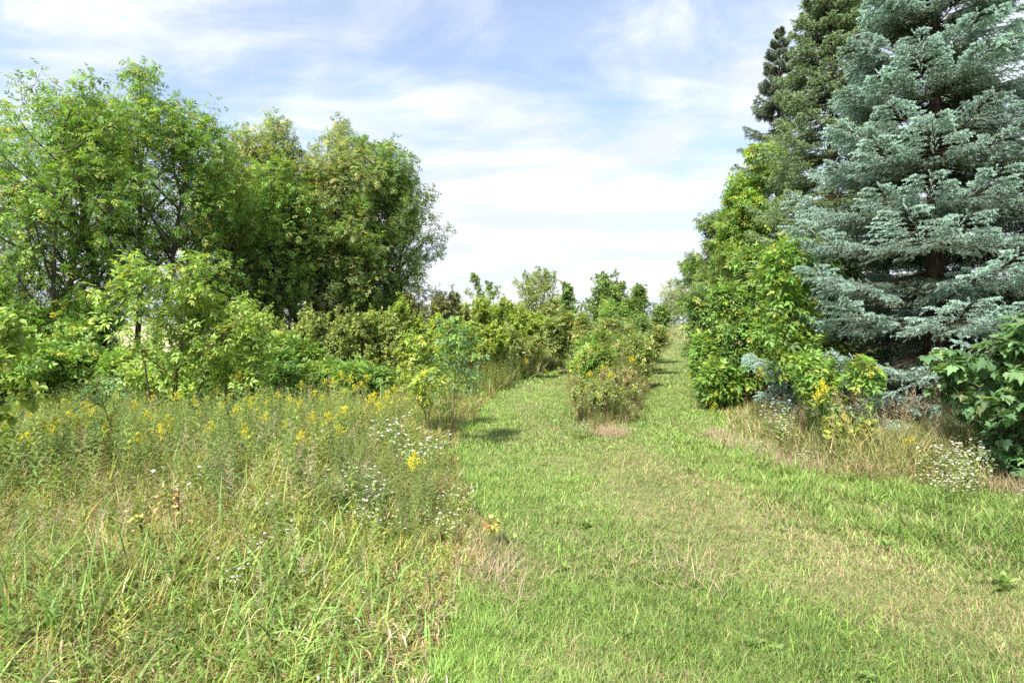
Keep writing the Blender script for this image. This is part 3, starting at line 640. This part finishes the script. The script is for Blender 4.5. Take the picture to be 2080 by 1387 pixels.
cover('meadow_grass', r, field, ((1.3, 4, 55000), (4, 8, 70000), (8, 17, 55000)), MG, lambda x, y: mh(x, y), .0075, seg=4, lean=.45, curl=1.5, u1=1250, tip=((.30, .30, .10), .35))
cover('meadow_undergrass', r, field, ((1.3, 4, 60000), (4, 8, 50000), (8, 17, 30000)), MG, lambda x, y: mh(x, y)*.55, .005, seg=3, lean=.6, curl=1.2, u1=1250)
nearz = lambda x, y: np.clip(1.25-(y-2)/3.6, .06, 1)*np.clip(fnoise(x, y, .8)*2.2-.5, 0.1, 1)
cover('reed_grass', r, field, ((1.3, 4, 15000), (4, 9, 12000)), [((.13, .25, .05), 4), ((.17, .29, .07), 3), ((.10, .20, .05), 2)], lambda x, y: mh(x, y)*1.15+.05, .016, nearz, seg=6, lean=.4, curl=1.8, u1=1250, tip=((.26, .32, .10), .3))
dz = lambda x, y: np.clip(fnoise(x+4, y+2, 1.5)*2.8-.75, .12, 1)
cover('dry_meadow_grass', r, field, ((1.3, 4, 50000), (4, 8, 60000), (8, 17, 36000)), DRYC, lambda x, y: mh(x, y)*.8, .006, dz, mat=M_dry, seg=4, lean=.55, curl=1.7, u1=1250, lift=.3)
cover('curled_dry_leaves', r, field, ((1.3, 4, 3200), (4, 9, 3000)), [((.50, .41, .26), 3), ((.40, .30, .18), 2), ((.60, .52, .36), 1)], lambda x, y: mh(x, y)*.36+.05, .009, dz, mat=M_dry, seg=6, lean=.7, curl=2.6, u1=1250, lift=1.3)
# forbs: leafy upright stalks
def forb(seed, h=1.0, n=34, ll=.17, w=.16, up=.4):
    r_ = R(seed); lf = leaf_simple(w, .05, .2); V = []; T_ = []; m = 0
    V.append(np.array([(-.006, 0, 0), (.006, 0, 0), (0, 0, h)])); T_.append(np.array([(0, 1, 2)])); m = 3
    for i in range(n):
        z = h*(.12+.86*i/n); a = i*2.4+r_.normal(0, .2); L = ll*(1.1-.75*(i/n))*(.8+.4*r_.random()); e = up+r_.normal(0, .15)
        v = lf[0]*L; y_ = v[:, 1]*math.cos(e)-v[:, 2]*math.sin(e); z_ = v[:, 1]*math.sin(e)+v[:, 2]*math.cos(e)
        V.append(np.stack([v[:, 0]*math.cos(a)-y_*math.sin(a), v[:, 0]*math.sin(a)+y_*math.cos(a), z_+z], 1)); T_.append(lf[1]+m); m += 4
    return np.concatenate(V), np.concatenate(T_)
def put_upright(b, tpl, x, y, h, col, r, tilt=.12, z=None):
    n = len(x); a = r.random(n)*6.283; Z = nrm(np.stack([r.normal(0, tilt, n), r.normal(0, tilt, n), np.ones(n)], 1))
    X = nrm(np.cross(np.stack([-np.sin(a), np.cos(a), 0*a], 1), Z)); Y = np.cross(Z, X)
    b.scatter(tpl, np.stack([x, y, ground_z(x, y)-.01 if z is None else z], 1), X, Y, Z, h, col)
def forbs(name, reg, bands, pal, hf, u0=-300, u1=2300, keepf=None, seed=5, n=34, ll=.17, w=.16, tilt=.14):
    r_ = R(seed); b = MB()
    for d0, d1, cnt in bands:
        for v in range(3):
            x, y = pts_polar(r_, cnt//3, d0, d1, u0, u1); k = reg(x, y)
            if keepf is not None: k &= r_.random(len(x)) < keepf(x, y)
            x = x[k]; y = y[k]
            if len(x): put_upright(b, forb(seed*7+v, 1, n, ll, w), x, y, hf(x, y)*(.7+.45*r_.random(len(x))), palette(r_, len(x), pal, .18), r_, tilt)
    return tag(b.build(name, M_leaf), kind='stuff')
FB = [((.125, .195, .06), 4), ((.17, .245, .06), 3), ((.22, .27, .06), 2), ((.095, .15, .045), 2)]
gz = lambda x, y: np.clip((y-3.2)/3, .03, 1)*np.clip(fnoise(x-3, y+8, 1.3)*2.6-.6, .1, 1)
forbs('goldenrod_leaves', field, ((3, 7, 2200), (7, 16, 5600)), FB, lambda x, y: mh(x, y)*1.25+.12, u1=1150, keepf=gz, seed=6, n=26, ll=.19, w=.2)
forbs('meadow_weeds', field, ((1.5, 5, 900), (5, 12, 900)), [((.15, .23, .05), 3), ((.11, .18, .05), 2)], lambda x, y: mh(x, y)*.8+.08, u1=1150, seed=8, n=16, ll=.3, w=.3, keepf=lambda x, y: np.clip(fnoise(x+20, y, .9)*2.6-.8, 0, 1))
# right bank
bank = lambda x, y: on_right(x, y) & (y > 4.2) & (y < 30) & (x < 12)
bh = lambda x, y: np.clip(.25+edge_dist(OUT, x, y)*.8, 0, 1)*(.28+.46*fnoise(x, y, .9))
BG = [((.13, .20, .045), 4), ((.10, .165, .035), 4), ((.20, .23, .07), 3)]
cover('bank_grass', r, bank, ((4.2, 8, 60000), (8, 14, 60000), (14, 30, 30000)), BG, bh, .0048, seg=4, lean=.4, curl=1.1, u0=1250, u1=2700, tip=((.32, .28, .14), .5))
cover('dry_bank_grass', r, bank, ((4.2, 8, 24000), (8, 14, 18000), (14, 30, 10000)), DRYC, lambda x, y: bh(x, y)*1.05, .0042, mat=M_dry, seg=4, lean=.5, curl=1.3, u0=1250, u1=2700)
# strip between the paths
IG = [((.13, .20, .05), 3), ((.10, .16, .045), 3), ((.20, .22, .06), 2)]
isl = lambda x, y: on_isl(x, y) & (y < 60)
ih = lambda x, y: np.clip(.3+edge_dist(ISL, x, y)*1.1, 0, 1)*np.clip(.15+1.1*fnoise(x, y, .6), .2, 1.2)*np.clip(.5+.12*(y-9.6), .42, 1.3)
cover('strip_grass', r, isl, ((9, 16, 60000), (16, 60, 70000)), IG, ih, .006, seg=3, u0=1050, u1=1400, tip=((.28, .26, .12), .3))
cover('dry_strip_grass', r, isl, ((9, 16, 60000), (16, 60, 30000)), DRYC, lambda x, y: ih(x, y)*.9, .005, mat=M_dry, seg=3, u0=1050, u1=1400, lean=.4)
forbs('strip_weeds', isl, ((9, 16, 5200), (16, 45, 9000)), FB+[((.2, .13, .08), 3), ((.20, .22, .07), 2)], lambda x, y: ih(x, y)*1.3+.1, u0=1050, u1=1400, seed=9)
# rough growth behind, around the shrubs
rough = lambda x, y: ~mown(x, y) & ~on_isl(x, y) & (y > 14) & ((x > -11.5-(y-14)*.2) | (y < 18)) & (y < 90)
cover('rough_grass', r, rough, ((14, 26, 50000), (26, 90, 40000)), [((.14, .20, .05), 3), ((.20, .22, .08), 3), ((.26, .22, .12), 1)], lambda x, y: .3+.35*fnoise(x, y, 2.0), .012, seg=2, u0=-100, u1=2300)
forbs('rough_weeds', rough, ((14, 26, 9000), (26, 60, 9000)), FB+[((.2, .2, .05), 3)], lambda x, y: .45+.5*fnoise(x, y, 2), u0=300, u1=1700, seed=10, n=26, ll=.2, w=.2)
def panicle(seed):
    r_ = R(seed); V = [(-.004, 0, 0), (.004, 0, 0), (0, .03, .8)]; T_ = [(0, 1, 2)]; m = 3
    for i in range(26):
        z = .70+.30*i/26; a = i*2.4; L = .10*(1.15-(z-.7)*3)+.015; y0 = .03+(z-.7)*.25
        V += [(-.004*math.sin(a), y0-.004*math.cos(a), z), (.004*math.sin(a), y0+.004*math.cos(a), z), (math.cos(a)*L, y0+math.sin(a)*L+.03, z+L*.5)]; T_.append((m, m+1, m+2)); m += 3
    return np.array(V), np.array(T_)
def seed_heads(name, reg, n, d0, d1, u0, u1, hf, seed):
    r_ = R(seed); b = MB()
    for v in range(3):
        x, y = pts_polar(r_, n//3, d0, d1, u0, u1); k = reg(x, y) & (fnoise(x, y, 1.0) > .46); x = x[k]; y = y[k]
        put_upright(b, panicle(seed+v), x, y, hf(x, y)*(.8+.4*r_.random(len(x))), palette(r_, len(x), [((.40, .31, .20), 3), ((.46, .38, .27), 2), ((.32, .21, .14), 2)]), r_, .2)
    return tag(b.build(name, M_dry), kind='stuff')
seed_heads('seed_heads', field, 620, 3, 12, -200, 1050, lambda x, y: mh(x, y)*1.2+.1, 710)
seed_heads('bank_seed_heads', bank, 900, 5, 14, 1400, 2300, lambda x, y: bh(x, y)*1.4+.1, 720)
# straw thrown out along the edge of the mown strip
def straw():
    b = MB(); r = R(401)
    lines = [([G(1455, 880), G(1500, 905), G(1560, 945), G(1700, 965), G(1900, 975), G(2080, 1005)], 9000, .16), ([G(960, 1380), G(990, 1180), G(1000, 1085)], 1800, .13), ([G(1225, 890), G(1260, 882)], 1200, .14), ([G(1330, 1130), G(1420, 1190)], 400, .2)]
    for ln, n, sp in lines:
        ln = np.array(ln); k = r.integers(0, len(ln)-1, n); t = r.random(n)[:, None]; p = ln[k]*(1-t)+ln[k+1]*t+r.normal(0, sp, (n, 2))
        keep = fnoise(p[:, 0], p[:, 1], .5)+r.normal(0, .05, n) > .42; p = p[keep]; m = len(p)
        z = ground_z(p[:, 0], p[:, 1])+.01+.07*r.random(m)*fnoise(p[:, 0], p[:, 1], .3)
        blades(b, p[:, 0], p[:, 1], .10+.16*r.random(m), np.full(m, .0035), palette(r, m, [((.46, .35, .24), 3), ((.36, .25, .16), 2), ((.55, .46, .34), 1)]), r, 3, 1.35, .25, base_z=z)
    tag(b.build('straw_litter', M_dry), kind='stuff')
straw()

# ------------------------------------------------------------------ flowers, each plant a thing
def goldenrod(seed):
    r = R(seed); h = .80+.1*r.random(); o = empty('goldenrod', (0, 0, 0), 'x', 'goldenrod')
    b = MB(); put_upright(b, forb(seed, h, 44, .13, .15, .35), np.array([0.]), np.array([0.]), 1.0, np.array([[.10, .175, .055]]), r, .02, z=np.zeros(1)); 
    b.build('stalk', M_leaf, o)
    f = MB(); top = np.array([0, 0, h*.97])
    st = np.array([[[0, 0, h*(.80+.06*i)] for i in range(5)]]); A, *_ = grow(st, 13, .0, .95, lambda t, p: .13*(1.15-t), 1.0, .35, r, 5, .1)
    tubes(f, A, np.full(len(A), .0018), np.full(len(A), .001), 3, (.18, .22, .05))
    pid = np.repeat(np.arange(len(A)), 26); t = r.random(len(pid))**.7; p, tan = interp(A[pid], t); p = p+r.normal(0, .006, p.shape)+np.array([0, 0, .004])
    q = r.normal(size=(len(p), 3)); Z = nrm(q); X = nrm(np.cross(Z, r.normal(size=q.shape))); Y = np.cross(Z, X)
    tpl = (np.array([(-.5, -.4, 0), (.5, -.4, 0), (0, .6, 0), (0, 0, .5)], float), np.array([(0, 1, 2), (0, 1, 3), (1, 2, 3)]))
    f.scatter(tpl, p, X, Y, Z, .0105, palette(r, len(p), [((.80, .74, .05), 4), ((.86, .82, .12), 3), ((.62, .54, .05), 1)], .1))
    f.build('flower_plume', M_petal, o); return o
ORD = ['leftmost', 'second from the left', 'third from the left', 'fourth from the left', 'fifth from the left', 'sixth from the left', 'seventh from the left', 'eighth from the left', 'ninth from the left', 'tenth from the left', 'eleventh from the left', 'twelfth from the left', 'thirteenth from the left', 'fourteenth from the left']
def ranked(items, cell, word):
    C_ = {}
    for i, it in enumerate(items): C_.setdefault(cell(it), []).append(i)
    out = [None]*len(items)
    for place, idx in C_.items():
        idx.sort(key=lambda i: items[i][0])
        for k, i in enumerate(idx): out[i] = f'{word} {place}' if len(idx) == 1 else f'{word} {place}, {ORD[min(k, 13)]}'
    return out
def gcell(it):
    u, v, d, a = it
    if a == 1: return ('against the big blue spruce' if u > 1600 else 'at the foot of the right-hand shrubs') if v < 870 else 'in the bank grass near the maple shrub'
    if a == 2: return 'between the two paths' if u > 1150 else 'where the left path bends'
    far = ', farther row' if d > 8 else ''
    if u < 100: return 'by the left edge of the meadow'+far
    if u < 250: return 'left of the lone thin sapling'+far
    if u < 380: return 'right of the lone thin sapling'+far
    if u < 560: return ('below the shorter lime sapling' if d <= 8 else 'right under the shorter lime sapling')
    if u < 780: return 'in the back rows under the olive shrubs' if d > 9 else 'in the mid meadow'
    return 'close to the slim dark stemmed sapling'
def acell(it):
    u, v, d, a, n = it
    if a == 1: return 'at the near tip of the strip'
    if a == 2: return 'below the short big-leaved sapling' if u < 1700 else ('under the maple shrub, upper bunch' if v < 920 else 'under the maple shrub, lower bunch')
    if v > 1055 and u < 620: return 'lowest in the meadow'
    if u < 620: return 'by the dwarf orange seedling'
    if v < 900: return 'below the slim dark stemmed sapling'
    if v < 985: return 'in the white drift in mid meadow' if u < 840 else 'at the meadow edge by the path'
    return 'in the near meadow beside the path edge' if u > 840 else 'in the near meadow right of centre'
gp = [goldenrod(501+i) for i in range(3)]; used = [False]*3; r = R(520)
# photo column, depth, height factor, area
GR = []
for u, v, d in [(112, 862, 5.9), (158, 850, 6.3), (225, 845, 6.5), (190, 828, 7.4), (300, 833, 7.2), (358, 800, 8.6), (325, 876, 5.9), (212, 862, 6.3), (142, 835, 7.4), (510, 822, 7.6), (540, 838, 7.0), (588, 810, 8.3), (636, 850, 6.8), (700, 828, 7.6), (668, 843, 7.1),
                (612, 884, 6.0), (760, 800, 8.8), (752, 808, 8.3), (545, 818, 8.4), (465, 800, 9.5), (690, 868, 6.4), (842, 935, 5.0), (836, 930, 5.3), (405, 835, 8.4), (20, 850, 6.6), (55, 875, 5.8), (350, 862, 7.2), (580, 866, 7.0), (735, 775, 10.8), (712, 765, 11.4), (692, 760, 11.6), (676, 768, 11),
                (660, 772, 11.2), (612, 782, 10.4), (640, 795, 9.6), (720, 783, 10.4), (800, 792, 10), (700, 790, 10.2), (745, 762, 12), (486, 765, 10), (440, 788, 10), (275, 815, 8.6), (85, 815, 8.8), (520, 800, 9.6)]: GR.append((u, v, d, 0))
for u, v, d in [(35, 822, 8.4), (62, 838, 7.6), (130, 812, 8.9), (175, 818, 8.5), (240, 808, 9.2), (265, 826, 8.2), (310, 806, 9.0), (395, 815, 8.8), (420, 806, 9.3), (450, 822, 8.2), (480, 834, 7.6), (500, 808, 9.0), (565, 802, 9.2), (610, 824, 7.8), (655, 806, 9.1), (770, 822, 7.7), (785, 808, 8.2), (340, 842, 7.4), (15, 880, 6.0), (90, 868, 6.2), (280, 880, 6.0), (430, 860, 6.6), (495, 872, 6.2)]: GR.append((u, v, d, 0))
for u, v, d in [(1400, 786, 15.5), (1380, 735, 24), (1455, 800, 10.8), (1452, 815, 10.4), (1447, 830, 10), (1402, 785, 15), (1668, 768, 8.3), (1672, 778, 8.1), (1660, 805, 7.8), (1545, 745, 10.5), (1840, 915, 7.0), (1852, 910, 7.0), (1716, 840, 7.6)]: GR.append((u, v, d, 1))
for u, v, d in [(1200, 740, 13.5), (1225, 750, 12.8), (1198, 755, 12.4), (1280, 725, 15.5), (1285, 730, 15), (1240, 718, 16), (1128, 760, 17), (1135, 752, 18), (1108, 757, 17.5), (1140, 690, 25), (1070, 735, 17.5), (1085, 720, 19), (1262, 700, 18), (1170, 690, 20), (1262, 790, 10.8), (1215, 800, 10.4), (1240, 765, 11.6), (1190, 785, 11.4), (1285, 760, 12.6)]: GR.append((u, v, d, 2))
glabs = ranked(GR, gcell, 'yellow goldenrod')
glab = ['goldenrod with a yellow plume among the tall grass of the left meadow', 'goldenrod with a yellow plume on the grassy bank below the spruces', 'goldenrod with a yellow plume around the strip between the two paths']
ggrp = ['goldenrods in the left meadow', 'goldenrods on the bank below the spruces', 'goldenrods around the middle strip']
for i, (u, v, d, a) in enumerate(GR):
    k = i % 3; x = at(u, d); zt = CAMH-(v-HOR)/F*d; s = float(np.clip(zt/.86, .45, 1.35)); loc = (x, d, float(ground_z(x, d)))
    if not used[k]:
        used[k] = True; o = gp[k]; o.location = loc; o.scale = (s, s, s); o.rotation_euler.z = r.random()*6; o['label'] = glabs[i]; o['group'] = ggrp[a]
    else: copy_tree(gp[k], loc, r.random()*6, s, glabs[i], ggrp[a])
def aster(seed, nf=14, h=.5):
    r = R(seed); o = empty('white_aster', (0, 0, 0), 'x', 'aster')
    b = MB(); st = stems_of(r, 4, h, .4, base=.03); A, t, p, l = grow(st, 7, .45, 1, lambda t, p: .16+0*t, .6, .5, r, 4, .1)
    tubes(b, st, np.full(4, .003), np.full(4, .0015), 4, (.1, .15, .05)); tubes(b, A, np.full(len(A), .0014), np.full(len(A), .0009), 3, (.1, .15, .05))
    leaves_on(b, st, 16, l2n, .07, FB, r, droop=0); leaves_on(b, A, 4, l2n, .03, FB, r, droop=0); b.build('stalk', M_leaf, o)
    n = 8; a = np.arange(n)*2*PI/n; V = [(0, 0, -.05)]; T_ = []
    for i in range(n):
        for da, rr in ((-.26, .55), (-.20, 1.), (.20, 1.), (.26, .55)): V.append((math.cos(a[i]+da)*rr, math.sin(a[i]+da)*rr, .05-.1*rr*rr))
        q = 1+4*i; T_ += [(0, q, q+3), (q, q+1, q+2), (q, q+2, q+3)]
    fl = (np.array(V), np.array(T_)); m = 6; aa = np.arange(m)*2*PI/m
    dk = (np.array([(0, 0, .16)]+[(math.cos(v)*.3, math.sin(v)*.3, .04) for v in aa]), np.array([(0, 1+i, 1+(i+1) % m) for i in range(m)]))
    idx = r.permutation(len(A))[:nf]; p = A[idx, -1]; Z = nrm(np.stack([r.normal(0, .3, nf), r.normal(-.1, .3, nf), np.ones(nf)], 1)); X = nrm(np.cross(Z, r.normal(size=Z.shape))); Y = np.cross(Z, X)
    f = MB(); f.scatter(fl, p, X, Y, Z, .018*(1+r.normal(0, .1, nf)), palette(r, nf, [((.82, .82, .84), 3), ((.78, .76, .80), 1)], .04))
    f.scatter(dk, p+Z*.001, X, Y, Z, .0125, np.array([[.75, .55, .05]])); f.build('flowers', M_petal, o); return o
ap = [aster(601, 16, .48), aster(602, 26, .5), aster(603, 12, .42)]; aused = [False]*3
AS = [(470, 1120, 3.9, 0, 1), (520, 1075, 4.2, 0, 1), (560, 1062, 4.4, 0, 1), (530, 985, 4.9, 0, 1), (536, 1010, 4.7, 0, 1), (490, 1135, 3.7, 0, 1), (590, 1060, 4.3, 0, 1), (660, 940, 5.6, 0, 2), (705, 935, 5.8, 0, 2), (735, 940, 5.6, 0, 2), (770, 950, 5.4, 0, 2), (755, 980, 5.1, 0, 2), (800, 855, 7.4, 0, 2), (790, 835, 7.8, 0, 2), (775, 850, 7.6, 0, 2),
      (870, 880, 6.9, 0, 2), (885, 872, 7.1, 0, 2), (845, 893, 6.6, 0, 2), (750, 1020, 4.8, 0, 1), (765, 1045, 4.6, 0, 1), (735, 1018, 4.9, 0, 1), (900, 1030, 4.9, 0, 1), (925, 1045, 4.8, 0, 1), (910, 1060, 4.7, 0, 1), (890, 1065, 4.7, 0, 1), (850, 1020, 5.0, 0, 1), (925, 985, 5.4, 0, 1), (945, 975, 5.5, 0, 1), (800, 1040, 4.7, 0, 1), (905, 995, 5.3, 0, 1),
      (352, 945, 5.2, 0, 1), (690, 960, 5.3, 0, 1), (640, 880, 6.6, 0, 1), (1182, 862, 9.0, 1, 2), (1170, 870, 9.0, 1, 2), (1190, 855, 9.2, 1, 2),
      (1570, 820, 9.0, 2, 2), (1585, 835, 8.6, 2, 2), (1580, 800, 9.2, 2, 2), (1600, 845, 8.3, 2, 2), (1550, 905, 7.6, 2, 1), (1640, 935, 7.2, 2, 2), (1625, 945, 7.1, 2, 2), (1905, 905, 6.6, 2, 2), (1940, 900, 6.6, 2, 2), (1960, 915, 6.4, 2, 2), (1975, 885, 6.8, 2, 2), (1990, 900, 6.6, 2, 2), (1930, 935, 6.2, 2, 2), (1955, 935, 6.2, 2, 2), (1920, 960, 5.9, 2, 2), (1945, 965, 5.9, 2, 2), (1965, 955, 5.9, 2, 2), (1900, 950, 6.0, 2, 2), (1880, 905, 6.6, 2, 1), (1985, 925, 6.2, 2, 2), (1935, 890, 6.8, 2, 2), (1970, 875, 7.0, 2, 1), (2070, 1005, 5.4, 2, 1)]
alabs = ranked(AS, acell, 'white aster')
alab = ['wild aster with small white daisy flowers in the left meadow grass', 'wild aster with small white daisy flowers at the near tip of the strip between the paths', 'wild aster with dense white flowers on the right bank']
agrp = ['white asters in the left meadow', 'white asters at the tip of the middle strip', 'white asters on the right bank']
for i, (u, v, d, a, dn) in enumerate(AS):
    k = 1 if dn == 2 else (0, 2)[i % 2]; x = at(u, d); zt = CAMH-(v-HOR)/F*d; s = float(np.clip(zt/.56, .45, 1.9)); loc = (x, d, float(ground_z(x, d)))
    if not aused[k]:
        aused[k] = True; o = ap[k]; o.location = loc; o.scale = (s, s, s); o.rotation_euler.z = r.random()*6; o['label'] = alabs[i]; o['group'] = agrp[a]
    else: copy_tree(ap[k], loc, r.random()*6, s, alabs[i], agrp[a])
for o in bpy.data.objects:
    if o.get('kind') == 'stuff' and o.parent is None and 'label' not in o: o['label'] = o.name.replace('_', ' ')+' around the forked path'

def rosette(seed, n, L, w, up):
    r_ = R(seed); o = empty('broadleaf_weed', (0, 0, 0), 'x', 'weed'); b = MB(); m = n
    a = np.arange(m)*2.4+r_.normal(0, .3, m); e = up+r_.normal(0, .2, m); Y = np.stack([np.cos(a)*np.cos(e), np.sin(a)*np.cos(e), np.sin(e)], 1)
    X = nrm(np.cross(Y, np.array([0, 0, 1.]))); Z = np.cross(X, Y); P_ = np.zeros((m, 3)); P_[:, 2] = .01+.05*r_.random(m)*(up > .5)
    b.scatter(leaf_full(w), P_, X, Y, Z, L*(.6+.5*r_.random(m)), palette(r_, m, [((.17, .28, .07), 3), ((.21, .30, .08), 2)])); b.build('leaves', M_leaf, o); return o
W = [(1800, 1118, 0, 1.1, 'pale green broadleaf weed in the lush grass right of the worn track'), (1530, 1310, 1, 1.3, 'bright green leafy weed clump low in the near mown grass'), (1575, 1322, 1, 1.1, 'smaller leafy weed touching the bright green clump'),
     (1275, 1290, 1, 1.0, 'leafy weed left of the bright green clump in the mown grass'), (1400, 965, 0, .9, 'upright pointed leaf weed in the middle of the mown grass'), (1105, 948, 0, .8, 'small pointed leaf weed on the left branch of the path'),
     (1190, 1070, 0, .9, 'light green weed at the fork, between seedling and worn track'), (1755, 1378, 1, 1.0, 'leafy weed at the bottom edge of the photo'), (1145, 1160, 0, .7, 'short weed below the tiny orange seedling'), (2040, 1200, 0, 1.2, 'coarse weed in the lush grass at the right edge')]
ws = [rosette(801, 9, .13, .40, .75), rosette(802, 26, .07, .6, .5)]; wu = [0, 0]
for u, v, k, s, lab in W:
    g = G(u, v); loc = (g[0], g[1], float(ground_z(g[0], g[1])))
    s *= .8
    if not wu[k]: wu[k] = 1; o = ws[k]; o.location = loc; o.scale = (s, s, s); o['label'] = lab; o['group'] = 'broadleaf weeds in the mown grass'
    else: copy_tree(ws[k], loc, r.random()*6, s, lab, 'broadleaf weeds in the mown grass')
cover('clover_tufts', R(811), lambda x, y: mown(x, y) & (fnoise(x+50, y+20, .35) > .60), ((1.6, 5, 26000), (5, 12, 20000)), [((.10, .20, .04), 3), ((.15, .26, .05), 2)], lambda x, y: .05+0*x, .012, seg=2, lean=.9, curl=.6)
cover('long_tufts', R(812), lambda x, y: mown(x, y) & (fnoise(x+11, y+2, .45) > .585), ((1.6, 5, 22000), (5, 12, 18000)), [((.16, .28, .045), 3), ((.12, .22, .04), 2), ((.22, .30, .08), 1)], lambda x, y: .11+0*x, .0055, seg=4, lean=.5, curl=1.4)

# far belt of woods closing the horizon behind the fields
def far_woods():
    r = R(900); b = MB(); n = 42000; a = np.linspace(0, 1, n)+r.normal(0, .002, n); x = -330+720*a; y = 250+40*np.sin(a*7)+r.normal(0, 5, n)
    top = 4.5+5.5*fnoise(x, 0*x, 26)+3.5*fnoise(x, 0*x+9, 7); z = top*r.random(n)**.8
    Z = nrm(r.normal(size=(n, 3))+np.array([0, 0, .8])); X = nrm(np.cross(Z, r.normal(size=(n, 3)))); Y = np.cross(Z, X)
    b.scatter(leaf_simple(.8), np.stack([x, y, z], 1), X, Y, Z, .75+.5*r.random(n), palette(r, n, [((.10, .15, .08), 3), ((.12, .17, .10), 2), ((.08, .12, .07), 2)]))  # muted bluish greens: distance haze is put into the leaf colour
    tag(b.build('far_woods', M_leaf), 'low wooded skyline far beyond the fields', kind='stuff')
far_woods()
